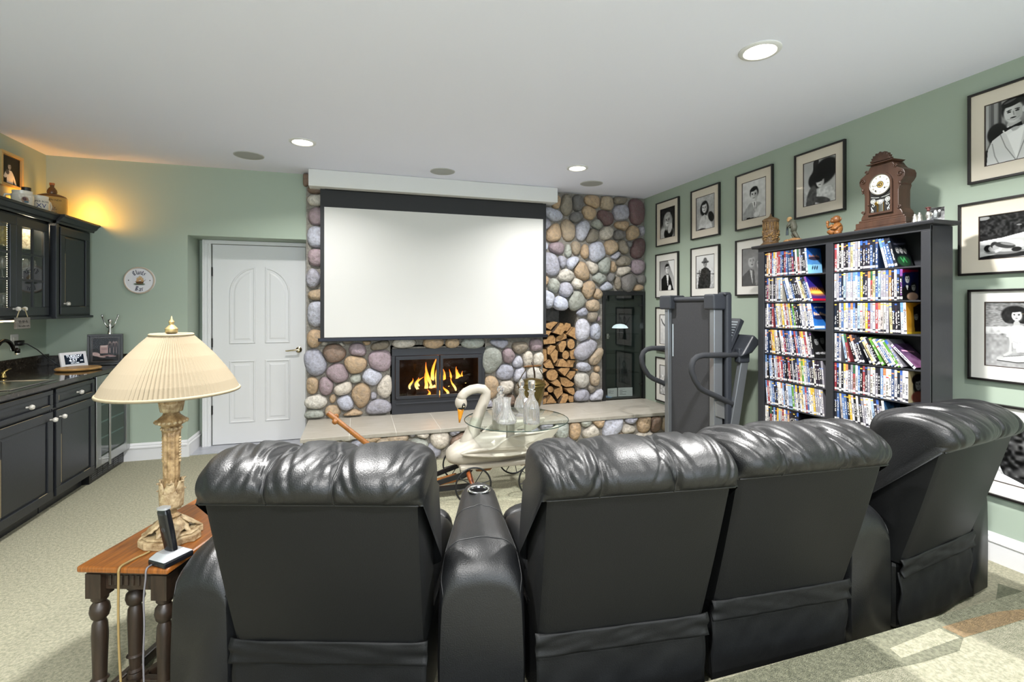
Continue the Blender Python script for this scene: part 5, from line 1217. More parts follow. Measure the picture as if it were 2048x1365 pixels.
# hanging tag on the knobs
tg = thing('hanging_tag', 'small grey wooden sign hung by a cord from the cabinet knobs', 'sign', (-2.262, 4.355, 1.30), 90)
mb = MB().box(-.075, .075, -.008, .008, -.045, .035).build('board', mat('weathered grey wood', '77736c', .8, wave=(20, '55514b', (.3, 1, 3))), tg, bev=.002)
MB().tube([(-.06, 0, .034), (-.025, -.0, .098), (0, -.018, .1), (.025, 0, .098), (.06, 0, .034)], .003, 6).build('cord', mat('jute cord', 'a89a78', .9), tg)
sq = MB()
for k, (zc, x0, x1, am) in enumerate(((.006, -.055, .04, .011), (-.026, -.055, .06, .006))):
    sq.tube([(x0 + (x1 - x0) * q / 40, -.0085, zc + am * math.sin(q * 1.1) * (.5 + .5 * math.sin(q * .37 + k))) for q in range(41)], .0014, 4)
sq.build('worn_lettering', mat('dark sign paint', '2a2724', .7), tg)
# glassware seen through the doors
def stein(label, x, y, z, r, h, m, lid=False):
    t = thing('beer_stein', label, 'mug', (x, y, z))
    MB().lathe([(0, 0), (r, 0), (r * 1.02, .01), (r * .97, .02), (r * .95, h * .9), (r, h), (r * .9, h), (r * .87, .02), (0, .015)], 26).build('body', m, t, smooth=True)
    MB().tube([(0, r * .95, h * .8), (0, r * 1.5, h * .78), (0, r * 1.65, h * .5), (0, r * 1.4, h * .25), (0, r * .95, h * .2)], .008, 8).build('handle', m, t, smooth=True)
    return t
POT = mat('painted stoneware', 'd9d2be', .3, mott=(45, '7d6a48', .9))
stein('painted stoneware stein on the top glass shelf of the glazed cabinet', -2.42, 4.665, 1.335 + .509, .052, .15, POT)
stein('painted stein with a yellow band on the top shelf, at the picture edge', -2.43, 4.46, 1.335 + .509, .05, .14, mat('yellow banded stoneware', 'c9b04a', .3, mott=(40, '5a4a1e', .8)))
CRY = glass_mat('crystal', (1, 1, 1), 0.0)
def goblet(label, x, y, z, grp):
    t = thing('wine_glass', label, 'glass', (x, y, z), 0, grp)
    MB().lathe([(.034, 0), (.03, .003), (.005, .008), (.0045, .06), (.012, .068), (.034, .09), (.038, .12), (.031, .155), (.0295, .155), (.036, .12), (.032, .092), (.01, .072), (0, .07)], 22).build('bowl', CRY, t, smooth='all')
for k, (x, y, z) in enumerate([(-2.40, 4.62, .278), (-2.49, 4.68, .278), (-2.40, 4.71, .278), (-2.41, 4.42, .278), (-2.42, 4.45, .019), (-2.44, 4.36, .019)]):
    goblet(['wine glass on the middle shelf behind the glazing bars', 'wine glass on the middle shelf, deepest in the glazed cabinet', 'wine glass on the middle shelf next to the cabinet end', 'wine glass on the middle shelf at the picture edge', 'wine glass on the cabinet floor at the picture edge', 'wine glass on the cabinet floor, half out of the picture'][k], x, y, 1.335 + z + .001, 'glassware in the glazed cabinet')
# things on top of the wall cabinets
CTOP = 1.335 + .735 + .072
jg = thing('stoneware_jug', 'big tan stoneware flagon with brown shoulder and black lettering in the corner', 'jug', (-2.44, 5.08, CTOP))
JB = mat('honey stoneware', 'c99a4e', .28, mott=(6, 'b8863c', .6)); JT = mat('brown glazed shoulder', '6b4420', .2)
MB().lathe([(0, 0), (.094, 0), (.1, .01), (.1, .17), (.096, .18), (0, .18)], 36).build('body', JB, jg, smooth=True)
MB().lathe([(.098, .178), (.09, .192), (.06, .205), (.032, .214), (.034, .23), (.03, .246), (.02, .262), (.014, .268), (.013, .285), (.0165, .287), (.0165, .302), (0, .303)], 32).build('shoulder', JT, jg, smooth=True)
MB().lathe([(.0168, .285), (.017, .287), (.017, .303), (0, .3035)], 16).build('stopper', mat('terracotta', 'a8602a', .6), jg)
for s_, sz, z in [('HEALEN NEW', .021, .148), ('BRANDY', .017, .07), ('BRISTOL', .019, .045)]:
    text('lettering', s_, sz, INK, jg, (.1008 * math.sin(R(24)), -.1008 * math.cos(R(24)), z), (R(90), 0, R(24)), bend=.1008)
mb = MB()
for k in range(9): mb.tube([(.1012 * math.sin(R(24 - 14 + q)), -.1012 * math.cos(R(24 - 14 + q)), .09 + .01 * math.sin(k + q * .4)) for q in range(int(k * 3.1), int(k * 3.1) + 4)], .0012, 4)
mb.build('emblem', INK, jg)
def mug(label, x, y, r, h, lines, hd):
    t = thing('mug', label, 'mug', (x, y, CTOP))
    MB().lathe([(0, 0), (r * .9, 0), (r * .97, .008), (r, h * .72), (r * .98, h * .78), (r * .9, h * .82), (r * .93, h), (r * .86, h), (r * .83, .02), (0, .012)], 30).build('body', mat('white china', 'e2d8c8', .18), t, smooth=True)
    a = R(hd); c, q = math.cos(a), math.sin(a)
    MB().tube([(c * r * .92, q * r * .92, h * .74), (c * r * 1.45, q * r * 1.45, h * .74), (c * r * 1.6, q * r * 1.6, h * .5), (c * r * 1.4, q * r * 1.4, h * .22), (c * r * .92, q * r * .92, h * .12)], .009, 9).build('handle', mat('white china', 'e2d8c8', .18), t, smooth=True)
    for s_, sz, z, m_ in lines: text('lettering', s_, sz, m_, t, (r * 1.012 * math.sin(R(40)), -r * 1.012 * math.cos(R(40)), z), (R(90), 0, R(40)), bend=r * 1.012)
    return t
BLU = mat('navy print', '27306a', .5)
mug('white mug printed SUPER BOWL XV beside the stoneware flagon', -2.36, 4.74, .062, .125, [('SUPER BOWL', .019, .078, INK), ('XV', .046, .045, BLU)], 72)
m2 = mug('white mug with a small coloured picture at the picture edge', -2.36, 4.545, .062, .12, [], 200)
p = Print(.07, .07, 22, .86); p.C[:] = (.88, .84, .78); p.el(.5, .5, .3, .34, (.62, .5, .42)); p.el(.45, .4, .16, .2, (.4, .3, .3)); p.el(.6, .7, .2, .1, (.35, .45, .5)); p.noise(.2, 9)
o = p.build('printed_picture', PRINT, m2, (.0635 * math.sin(R(40)), -.0635 * math.cos(R(40)), .05)); o.rotation_euler = (0, 0, R(40))
for v in o.data.vertices:
    q = v.co.x / .0635; v.co.x = .0635 * math.sin(q); v.co.y += .0635 * (1 - math.cos(q)) - .0005
def pic_sailor(p):
    p.grad(.12, .1); p.face(.45, .38, .09, .7, .15); p.poly([(.22, .62), (.38, .52), (.56, .52), (.72, .7), (.85, 1.0), (.78, 1.05), (.66, .82), (.66, 1.5), (.26, 1.5), (.3, .8), (.2, .85), (.12, .8)], .82); p.el(.34, .6, .1, .09, .3); p.line([(.28, 1.2), (.64, 1.25)], .015, .2)
framed('gold framed photograph of a figure in white, hung on the wall over the bar', XL + .002, 4.858, 2.478, 90, .262, .268, pic_sailor, mat('gold slip', 'b8965a', .4), (.027, .027, .027, .027), 60, 'gilt_framed_photograph', None, .022, mat('pale gilt moulding', 'c9ab74', .35, .3))
bt = thing('black_cup', 'small black tumbler behind the lettered mug on the cabinet top', 'tumbler', (-2.50, 4.86, CTOP))
MB().lathe([(0, 0), (.025, 0), (.03, .21), (.027, .21), (.023, .01), (0, .01)], 20).build('cup', DK, bt, smooth=True)

# ------------------------------------------------------------------ oval sign on the back wall
sg = thing('oval_sign', 'white oval bar sign with a sailing ship, hung on the green wall', 'sign', (-1.91, YB - .001, 1.652))
MB().lathe([(0, .0), (.122, 0), (.126, .006), (.122, .014), (.112, .017), (.108, .013), (0, .013)], 48, sx=1.0, sy=.985, M=Matrix.Rotation(R(90), 4, 'X')).build('plaque', mat('white sign enamel', 'd6d5d8', .3), sg, smooth=True)
MB().torus((0, -.0145, 0), .117, .0065, 'y', 48, 8).build('rim', mat('cream rim', 'b9aa98', .4), sg, smooth='all')
NAVY = mat('navy lettering', '1f2140', .5)
GLYPH = dict(C=(.6, [[(.5, .82), (.3, .97), (.1, .8), (.1, .2), (.3, .03), (.53, .18)], [(.3, .9), (.3, .12)]]), l=(.3, [[(.08, .94), (.15, 1.0), (.15, .1), (.26, .02)]]),
    i=(.3, [[(.08, .55), (.16, .62), (.16, .08), (.26, .02)], [(.14, .8), (.2, .86)]]), n=(.5, [[(.04, .55), (.12, .61), (.12, .02)], [(.12, .5), (.28, .62), (.38, .52), (.38, .08), (.47, .02)]]),
    t=(.34, [[(.16, .86), (.16, .08), (.28, .02)], [(.03, .6), (.3, .62)]]), s=(.46, [[(.4, .54), (.25, .62), (.1, .5), (.38, .22), (.2, .02), (.05, .1)]]),
    B=(.58, [[(.12, .98), (.12, .02)], [(.05, .93), (.38, .97), (.47, .75), (.2, .53), (.5, .36), (.42, .08), (.04, .03)], [(.28, .9), (.28, .1)]]),
    a=(.5, [[(.08, .55), (.25, .62), (.38, .5), (.38, .08), (.47, .02)], [(.38, .36), (.1, .22), (.2, .02), (.38, .12)]]), r=(.42, [[(.04, .55), (.13, .61), (.13, .02)], [(.13, .47), (.3, .62), (.39, .53)]]))
def arc_text(word, rad, size, up):
    """blackletter drawn with a slanted broad nib, set along an arc"""
    tot = sum(GLYPH[c][0] for c in word) * size; p0 = -tot / 2; nib = (.055, .045)
    for k, c in enumerate(word):
        w_, strokes = GLYPH[c]; mid = p0 + w_ * size / 2; p0 += w_ * size; a = mid / rad; mb = MB()
        for st_ in strokes:
            for n_, (p, q) in enumerate(zip(st_, st_[1:])):
                quad = [(p[0] - nib[0], p[1] - nib[1]), (p[0] + nib[0], p[1] + nib[1]), (q[0] + nib[0], q[1] + nib[1]), (q[0] - nib[0], q[1] - nib[1])]
                loc = []
                for x, z in quad:
                    x = (x - w_ / 2) * size; z = (z - .45) * size
                    if up: th = a; loc.append((rad * math.sin(th) + x * math.cos(th) + z * math.sin(th), rad * math.cos(th) - x * math.sin(th) + z * math.cos(th)))
                    else: th = a; loc.append((rad * math.sin(th) + x * math.cos(th) - z * math.sin(th), -rad * math.cos(th) + x * math.sin(th) + z * math.cos(th)))
                mb.prism(loc, -.0145 - .00004 * (n_ % 2), -.0128, 'y')
        mb.build('letter', NAVY, sg)
arc_text('Clints', .074, .043, True)
arc_text('Bar', .079, .043, False)
def ship(p):
    C_ = (.82, .82, .84); p.C[:] = C_
    p.el(.5, .8, .42, .09, (.42, .46, .4)); p.el(.5, .88, .36, .06, (.3, .34, .3), soft=.6); p.poly([(.22, .62), (.85, .55), (.78, .78), (.32, .8)], (.35, .26, .18)); p.line([(.2, .6), (.88, .54)], .02, (.62, .48, .3))
    for x, t_, w_ in ((.36, .2, .1), (.54, .08, .14), (.7, .22, .1)):
        p.line([(x, t_), (x, .62)], .012, (.3, .22, .16)); p.el(x + .02, t_ + .14, w_, .08, (.78, .66, .5), -8); p.el(x + .02, t_ + .3, w_ * 1.1, .09, (.72, .58, .42), -8)
    p.line([(.85, .55), (.98, .42)], .012, (.3, .22, .16)); p.line([(.22, .62), (.5, .1), (.9, .5)], .006, (.4, .35, .3))
pr = Print(.105, .095, 60, .8); ship(pr); pr.build('ship', PRINT, sg, (0, -.0142, .004))
for s in (-1, 1): MB().ell((s * .083, -.0145, 0), (.0045, .003, .0045), 10, 6).build('screw', mat('dark screw', '33302c', .4, .8), sg)
# ------------------------------------------------------------------ leather recliners
LEA = mat('black leather', '0e0f10', 0.40, bump=(230, .3, .003), mott=(5, '131416', .7), spec=.42)
VINYL = mat('matte black vinyl', '0e0f10', 0.55, bump=(260, .3, .002), spec=.22)
SEAMM = mat('leather piping', '0e0f10', .5)
def fbm(seed):
    rd = random.Random(seed); t = [(rd.uniform(2, 9), rd.uniform(-3, 3), rd.uniform(0, 6.28), rd.uniform(.3, 1)) for _ in range(9)]
    return lambda a, b: sum(w * math.sin(f * a * 6 + g * b * 6 + p) / f for f, g, p, w in t)
def head_roll(parent, hw, seed, seams=(-.11, .11)):
    """pillow over the top of the back, pleated at its seams; profile (y, z) from the rear seam over the top and down the front"""
    prof = [(-.152, .83), (-.172, .842), (-.190, .862), (-.200, .892), (-.198, .925), (-.182, .958), (-.152, .988), (-.11, 1.010), (-.06, 1.022), (-.01, 1.022), (.04, 1.012), (.085, .992), (.115, .962), (.132, .92), (.138, .87), (.134, .82), (.138, .76), (.155, .70), (.175, .64), (.19, .58), (.2, .52), (.205, .47)]
    prof = [(y, z if z < .835 else .835 + (z - .835) * .74) for y, z in prof]
    # smooth refinement of the profile
    def cr(p0, p1, p2, p3, t): return tuple(.5 * (2 * p1[i] + (p2[i] - p0[i]) * t + (2 * p0[i] - 5 * p1[i] + 4 * p2[i] - p3[i]) * t * t + (3 * p1[i] - p0[i] - 3 * p2[i] + p3[i]) * t ** 3) for i in (0, 1))
    P = []
    for i in range(len(prof) - 1):
        a = prof[max(0, i - 1)]; d = prof[min(len(prof) - 1, i + 2)]
        for k in range(4): P.append(cr(a, prof[i], prof[i + 1], d, k / 4))
    P.append(prof[-1]); n = len(P); NX = 121; f1 = fbm(seed); rd = random.Random(seed)
    cy, cz = -.02, .845
    creases = []
    for sx in seams:
        for k in range(7): creases.append((sx + rd.uniform(.006, .04) * rd.choice([-1, 1]), rd.uniform(.15, .62), rd.uniform(-.35, .35), rd.uniform(.004, .009), rd.uniform(.006, .012), rd.uniform(.12, .3)))
    for k in range(16): creases.append((rd.uniform(-hw, hw), rd.uniform(.05, .6), rd.uniform(-.45, .45), rd.uniform(.002, .0045), rd.uniform(.008, .018), rd.uniform(.08, .2)))
    for sd in (-1, 1):
        for k in range(6): creases.append((sd * (hw - rd.uniform(.01, .07)), rd.uniform(.2, .6), sd * rd.uniform(.1, .5), rd.uniform(.004, .009), rd.uniform(.007, .014), rd.uniform(.1, .25)))
    mb = MB(); vs = []
    for i in range(NX):
        x = -hw - .012 + (2 * hw + .024) * i / (NX - 1); e = abs(x) / (hw + .012)
        endk = (max(0., 1 - max(0., (e - .74) / .26) ** 2.4)) ** .5 if e > .74 else 1.0
        for k, (y, z) in enumerate(P):
            t = k / (n - 1)
            y0, z0 = (y - cy), (z - cz)
            d = 0.0
            for sx in seams: d -= .011 * math.exp(-((x - sx) / .008) ** 2) + .009 * math.exp(-((x - sx) / .035) ** 2)
            puff = .009 * math.cos((x) / (hw) * 4.7) if False else 0
            for cx, ct, sl, am, wd, ln in creases:
                dt = (t - ct) / ln
                if abs(dt) < 2.2: d -= am * math.exp(-((x - cx - sl * (t - ct)) / wd) ** 2) * math.exp(-dt * dt)
            d += .004 * f1(x, t)
            fade = min(1, k / 5)
            L = math.hypot(y0, z0) or 1
            q = .62 + .38 * endk if z > .80 else (.9 + .1 * endk)
            yy, zz = cy + y0 * (q if y0 > -.1 or True else 1) + y0 / L * d * fade, cz + z0 * q + z0 / L * d * fade
            if k == 0: yy, zz = y, z
            elif k < 8: # rear edge keeps its width
                w_ = k / 8; yy = y * (1 - w_) + yy * w_; zz = z * (1 - w_) + zz * w_
            vs.append((x, yy, zz))
    fs = []
    for i in range(NX - 1):
        for k in range(n - 1): fs.append((i * n + k, (i + 1) * n + k, (i + 1) * n + k + 1, i * n + k + 1))
    fs.append(tuple(range(n))); fs.append(tuple((NX - 1) * n + k for k in range(n))[::-1])
    mb.add(vs, fs).build('head_cushion', LEA, parent, smooth='all')
    sm = MB()
    for sx in seams:
        i = round((sx + hw + .012) / (2 * hw + .024) * (NX - 1)); sm.tube([vs[i * n + k] for k in range(0, n - 30, 2)], .0028, 6)
    for x_ in (0, NX - 1): pass
    sm.tube([(x * .995, -.156, .832) for x in np.linspace(-hw, hw, 20)], .003, 6)
    sm.build('seam', SEAMM, parent, smooth='all')
def recliner(label, x, y, ang, seed, arm_l=False, arm_r=False, hw_=.312):
    t = thing('recliner', label, 'recliner', (x, y, 0), ang, 'black leather recliners in an arc')
    hw = hw_
    # back: leaning slab, slightly hollow behind
    secs = []
    for k in range(13):
        q = k / 12; z = .315 + .525 * q; yr = .0 - .152 * q - .004 * math.sin(q * math.pi); yf = .2 - .075 * q; h = hw - .008 + .012 * q
        secs.append([(-h, yr + .012, z), (-h + .02, yr, z), (h - .02, yr, z), (h, yr + .012, z), (h + .004, yr + .05, z), (h + .004, yf - .03, z), (h - .02, yf, z), (-h + .02, yf, z), (-h - .004, yf - .03, z), (-h - .004, yr + .05, z)])
    MB().loft(secs).build('backrest', VINYL, t, smooth=True)
    head_roll(t, hw + .012, seed, (-.125 + .02 * math.sin(seed), .10 + .02 * math.cos(seed)))
    # skirt behind: a wrinkled flap over a flat panel
    def cloth(z0, z1, y, thick, amp, sd, flare):
        f = fbm(sd); mb = MB(); NXs, NZs = 40, 10; vs = []
        for j in range(NZs):
            for i in range(NXs):
                u, v = i / (NXs - 1), j / (NZs - 1)
                e = min(u, 1 - u)
                vs.append(((u - .5) * 2 * (hw + flare), y - amp * f(u, v) - .006 * math.exp(-(e / .05)) * math.cos(v * 9), z0 + (z1 - z0) * v + .004 * math.exp(-e / .04)))
        fs = [(j * NXs + i, j * NXs + i + 1, (j + 1) * NXs + i + 1, (j + 1) * NXs + i) for j in range(NZs - 1) for i in range(NXs - 1)]
        o = mb.add(vs, fs).build('skirt_flap' if thick else 'skirt', VINYL, t, smooth='all')
        m = o.modifiers.new('thick', 'SOLIDIFY'); m.thickness = .006; m.offset = 0
    cloth(.02, .275, .004, 0, .004, seed + 5, .003); cloth(.262, .335, -.008, 1, .003, seed + 9, .008)
    MB().box(-hw + .01, hw - .01, .02, .72, .02, .31).build('base', LEA, t, bev=.02)
    # seat cushion and closed footrest
    mb = MB(); vs = []; NU, NV = 24, 24; f = fbm(seed + 2)
    for j in range(NV):
        for i in range(NU):
            u, v = i / (NU - 1) * 2 - 1, j / (NV - 1) * 2 - 1
            e = (max(0, 1 - abs(u) ** 6) * max(0, 1 - abs(v) ** 8)) ** .5
            vs.append((u * .30, .44 + v * .31, .37 + .105 * e + .01 * math.cos(v * 3.2) * e + .004 * f(u * .3, v * .3) * e))
    mb.add(vs, [(j * NU + i, j * NU + i + 1, (j + 1) * NU + i + 1, (j + 1) * NU + i) for j in range(NV - 1) for i in range(NU - 1)])
    mb.build('seat', LEA, t, smooth='all')
    MB().ell((0, .76, .27), (.295, .05, .19), 28, 16, p=.45).build('footrest', LEA, t, smooth='all')
    if arm_l: arm(t, -hw - .014 - .10, 0, .10, .10, 'armrest', seed)
    if arm_r: arm(t, hw + .014 + .082, 0, .082, .082, 'armrest', seed + 1)
    return t
def arm(parent, x0, rot, wr, wf, name, seed, L=.86, H=.6, cut=None, lean=0.0, seam=True):
    """padded arm: rounded at the back and over the top; wr / wf = half width behind / in front"""
    secs = []; NS = 44; f = fbm(seed + 31); NP = 40; ys = []
    for i in range(NS):
        t = i / (NS - 1); y = L * (1 - math.cos(math.pi * t)) / 2; ys.append(y)
        w = wr + (wf - wr) * (y / L)
        rb = .16; h = H - .018 * (y / L)
        if y < rb: h -= rb * .72 * (1 - math.sqrt(max(0, 1 - ((rb - y) / rb) ** 2)))
        if y > L - .12: q = (y - L + .12) / .12; h -= .12 * (1 - math.sqrt(max(0, 1 - q * q)))
        ww = w
        if y < .03: ww -= .012 * (1 - y / .03)
        if y > L - .03: ww -= .015 * (y - L + .03) / .03
        r = min(.085, ww * .82); pts = []
        # outline: down-left, up, around the top, down-right
        pts.append((-ww, .02)); pts += [(-ww - .006 * math.sin(math.pi * k / 6), .02 + (h - r - .02) * k / 6) for k in range(1, 7)]
        for k in range(1, 12):
            a = math.pi - math.pi / 2 * k / 12; pts.append((-ww + r + r * math.cos(a), h - r + r * math.sin(a)))
        for k in range(0, 5): pts.append((-ww + r + (2 * ww - 2 * r) * k / 4, h + .006 * math.sin(math.pi * k / 4)))
        for k in range(1, 12):
            a = math.pi / 2 - math.pi / 2 * k / 12; pts.append((ww - r + r * math.cos(a), h - r + r * math.sin(a)))
        pts += [(ww + .006 * math.sin(math.pi * k / 6), .02 + (h - r - .02) * k / 6) for k in range(6, 0, -1)]; pts.append((ww, .02))
        M_ = Matrix.Translation((x0, 0, 0)) @ Matrix.Rotation(R(rot), 4, 'Z')
        secs.append([M_ @ Vector((p, y, q + .0022 * f(p * 3, y) * (1 if q > .1 else 0))) for p, q in pts])
    mb = MB().loft([[tuple(p) for p in s_] for s_ in secs])
    o = mb.build(name, LEA, parent, smooth='all')
    if cut:
        cx, cy, cr_ = cut; M_ = Matrix.Translation((x0, 0, 0)) @ Matrix.Rotation(R(rot), 4, 'Z'); c = M_ @ Vector((cx, cy, H - .07))
        k = MB().lathe([(cr_, 0), (cr_, .14)], 40, tuple(c)).build('cutter', LEA)
        if parent: k.parent = parent
        m = o.modifiers.new('hole', 'BOOLEAN'); m.object = k; m.operation = 'DIFFERENCE'; m.solver = 'EXACT'
        bpy.context.view_layer.update()
        ev = o.evaluated_get(bpy.context.evaluated_depsgraph_get()); me = bpy.data.meshes.new_from_object(ev)
        o.modifiers.clear(); o.data = me; bpy.data.objects.remove(k)
        me.polygons.foreach_set('use_smooth', [True] * len(me.polygons)); me.set_sharp_from_angle(angle=R(50))
        z = H - .012
        MB().lathe([(cr_ - .006, -.066), (cr_ - .006, .004), (cr_ - .003, .008), (cr_ + .004, .007), (cr_ + .007, .001), (cr_ + .001, .0), (cr_ - .002, -.066)], 40, (c.x, c.y, z), caps=False).build('cup_holder', mat('polished steel', 'c9cacb', .12, 1.0), parent, smooth='all')
        MB().lathe([(0, -.064), (cr_ - .006, -.064), (cr_ - .0065, -.003), (cr_ - .0075, -.003), (cr_ - .009, -.062), (0, -.062)], 36, (c.x, c.y, z), caps=False).build('cup_lining', mat('black cup lining', '08080a', .6), parent, smooth=True)
    if seam:
        sm = MB()
        for i in [2, -3]:
            pass
        for yy in ([.17] if not cut else [.13, .42]):
            i = min(range(NS), key=lambda k: abs(ys[k] - yy)); sm.tube([p + Vector((0, 0, .0005)) for p in secs[i][3:-3]], .0022, 6)
        for j in (9, len(secs[0]) - 10): sm.tube([s_[j] for s_ in secs[2:-2]], .002, 6)
        sm.build('seam', SEAMM, parent, smooth='all')
    return o
recliner('black leather recliner beside the side table, its back to us', -.0885, 1.692, -18.6, 3, arm_l=True)
recliner('black leather recliner right of the cup holder console', .862, 1.483, -6.5, 11, hw_=.302)
recliner('black leather recliner in front of the bookcase, between two others', 1.541, 1.481, -3.6, 17, hw_=.302)
recliner('black leather recliner closest to the wall of photographs', 2.505, 1.549, 9.1, 23, arm_r=True)
cn = thing('console', 'black leather console with a steel cup holder between two recliners', 'armrest', (.392, 1.585, 0), -12.5, 'padded arms between the recliners')
arm(cn, 0, 0, .145, .07, 'padded_arm', 41, L=.80, H=.592, cut=(0, .60, .046))
wd = thing('wedge_arm', 'black leather padded arm without cup holder, between the two recliners nearest the photographs', 'armrest', (2.03, 1.5, 0), 2.7, 'padded arms between the recliners')
wd['label'] = 'plain black leather padded arm beside the recliner closest to the photographs'
arm(wd, 0, 0, .125, .065, 'padded_arm', 47, L=.80, H=.592)

# ------------------------------------------------------------------ side table with lamp and telephone
OAK = mat('honey oak top', '965a22', .32, wave=(6, '653816', (14, .8, 1)), bump=(50, .12, .003), coat=.2)
DOAK = mat('dark stained oak', '31241a', .42, wave=(9, '1c140d', (6, 6, .5)), bump=(60, .25, .004))
TZ = .52
st = thing('side_table', 'oak side table with turned dark legs beside the nearest recliner', 'table', (-.84, 2.0, 0), -20)
# the near left corner of the top is at local (-.17, -.0); measured from the picture
tw, tl = .325, .80
c0 = at_z(160, 1133, TZ)
st.location = (c0[0] - .012, c0[1], 0)
MB().box(0, tw, 0, tl, TZ - .022, TZ).build('table_top', OAK, st, bev=.007, seg=3)
MB().box(.018, tw - .018, .018, tl - .018, TZ - .034, TZ - .022).build('moulding', DOAK, st, bev=.004)
MB().box(.07, tw - .07, .038, .056, TZ - .095, TZ - .034).box(.038, .056, .07, tl - .07, TZ - .095, TZ - .034).box(tw - .056, tw - .038, .07, tl - .07, TZ - .095, TZ - .034).box(.07, tw - .07, tl - .056, tl - .038, TZ - .095, TZ - .034).build('apron', DOAK, st)
fl = MB()
for k in range(9): 
    x = .082 + k * .0205; fl.box(x, x + .013, .0335, .039, TZ - .082, TZ - .045)
fl.build('carved_flutes', DOAK, st, bev=.003)
prof = [(.0, .0), (.022, 0), (.026, .02), (.022, .035), (.026, .042), (.017, .05), (.02, .09), (.021, .1), (.028, .105), (.021, .112), (.022, .16), (.025, .26), (.023, .3), (.017, .315), (.026, .325), (.031, .345), (.028, .365), (.018, .378), (.026, .388), (.026, .4)]
def leg(x, y):
    MB().lathe(prof, 20, (x, y, 0)).box(x - .028, x + .028, y - .028, y + .028, TZ - .12, TZ - .034).build('leg', DOAK, st, smooth=True)
for x in (.045, tw - .045):
    for y in (.045, tl - .045): leg(x, y)
prof2 = [(0, .065)] + [(r, .065 + z * .86) for r, z in prof[1:]]
MB().lathe(prof2, 20, (.128, .10, 0)).box(.1, .156, .072, .128, .02, .08).build('gate_leg', DOAK, st, smooth=True)
MB().box(.156, tw - .04, .085, .115, .03, .075).build('stretcher', DOAK, st, bev=.006)
MB().box(.03, .06, .06, tl - .05, .012, .05).build('stretcher', DOAK, st, bev=.006)
MB().hexa([(.10, .12, .02), (.13, .11, .02), (.32, .72, .02), (.29, .73, .02)], [(.10, .12, .055), (.13, .11, .055), (.32, .72, .055), (.29, .73, .055)]).build('stretcher', DOAK, st, bev=.005)

LX, LY, _ = at_z(343, 1078, TZ)
lp = thing('table_lamp', 'ornate antique cream table lamp with a wide pleated fabric shade', 'lamp', (LX, LY, TZ), -20)
ANT = mat('antique gilt cream', 'a98e66', .5, bump=(120, .5, .005), mott=(38, '543a1c', .9))
ANTP = mat('pale antique gilt', 'bda985', .5, bump=(120, .5, .005), mott=(30, '6e5230', .85))
pl = [(.105, -.02), (.105, .02), (.085, .03), (.07, .055), (.075, .075), (.03, .1), (-.03, .1), (-.075, .075), (-.07, .055), (-.085, .03), (-.105, .02), (-.105, -.02), (-.085, -.03), (-.07, -.055), (-.075, -.075), (-.03, -.1), (.03, -.1), (.075, -.075), (.07, -.055), (.085, -.03)]
MB().prism(pl, 0, .026, 'z').prism([(x * .88, y * .88) for x, y in pl], .026, .034, 'z').build('plinth', ANTP, lp, bev=.004)
lf = MB()
def leaf(base_r, z0, top_r, z1, w, a, curl):
    """one acanthus leaf: curved blade with a rib"""
    c, s = math.cos(a), math.sin(a); vs = []; n = 9
    for k in range(n):
        t = k / (n - 1); r = base_r + (top_r - base_r) * t + curl * max(0, t - .75) * 4 * (t - .75); z = z0 + (z1 - z0) * min(1, t * 1.06) - (max(0, t - .85) * .06)
        ww = w * math.sin(math.pi * min(.97, .18 + t * .8)) * (1 + .22 * math.sin(t * 24))
        for q in (-1, -.5, 0, .5, 1):
            rr = r + .004 * (1 - q * q) - .003 * abs(q); vs.append((rr * c - q * ww * s, rr * s + q * ww * c, z))
    lf.add(vs, [(k * 5 + q, k * 5 + q + 1, (k + 1) * 5 + q + 1, (k + 1) * 5 + q) for k in range(n - 1) for q in range(4)])
for k in range(4): leaf(.03, .085, .095, .036, .034, R(45 + 90 * k), .02)
for k in range(4): leaf(.026, .085, .075, .036, .025, R(90 * k), .02)
for k in range(6): leaf(.028, .12, .036, .235, .021, R(60 * k), .045)
for k in range(6): leaf(.03, .125, .034, .2, .02, R(30 + 60 * k), .04)
for k in range(6): leaf(.028, .49, .04, .555, .019, R(60 * k + 30), .035)
o = lf.build('acanthus_leaves', ANTP, lp, smooth='all'); m = o.modifiers.new('thick', 'SOLIDIFY'); m.thickness = .005
MB().lathe([(.045, .03), (.03, .05), (.022, .075), (.03, .09), (.018, .1), (.018, .11), (.034, .135), (.038, .165), (.03, .2), (.022, .235)], 28).build('foot', ANT, lp, smooth=True)
MB().lathe([(.024, .2), (.0255, .25), (.028, .40), (.029, .415)], 64, flute=10, fl=.085).build('fluted_column', ANT, lp, smooth='all')
cp = MB().lathe([(.029, .412), (.034, .42), (.03, .43), (.036, .438), (.049, .446), (.051, .455), (.044, .463), (.03, .475), (.024, .49), (.03, .505), (.043, .525), (.046, .545), (.042, .56), (.036, .562), (.0, .56)], 32)
cp.build('capital', ANT, lp, smooth=True)
bl = MB()
for k in range(18): bl.ell((.05 * math.cos(k * .349), .05 * math.sin(k * .349), .452), (.0075, .0075, .0065), 7, 5)
for z_, n_ in ((.425, 14),):
    for k in range(n_): bl.ell((.032 * math.cos(k * 6.283 / n_), .032 * math.sin(k * 6.283 / n_), z_), (.0055,) * 3, 7, 5)
for k in range(2):
    for z_ in range(9): bl.ell((.030 * math.cos(R(180 * k + 10)), .030 * math.sin(R(180 * k + 10)), .30 + .011 * z_), (.006, .005, .005), 7, 5)
bl.build('beading', ANTP, lp, smooth='all')
MB().tube([(0, 0, .555), (0, 0, .80)], .006, 10).build('stem', BRASS, lp)
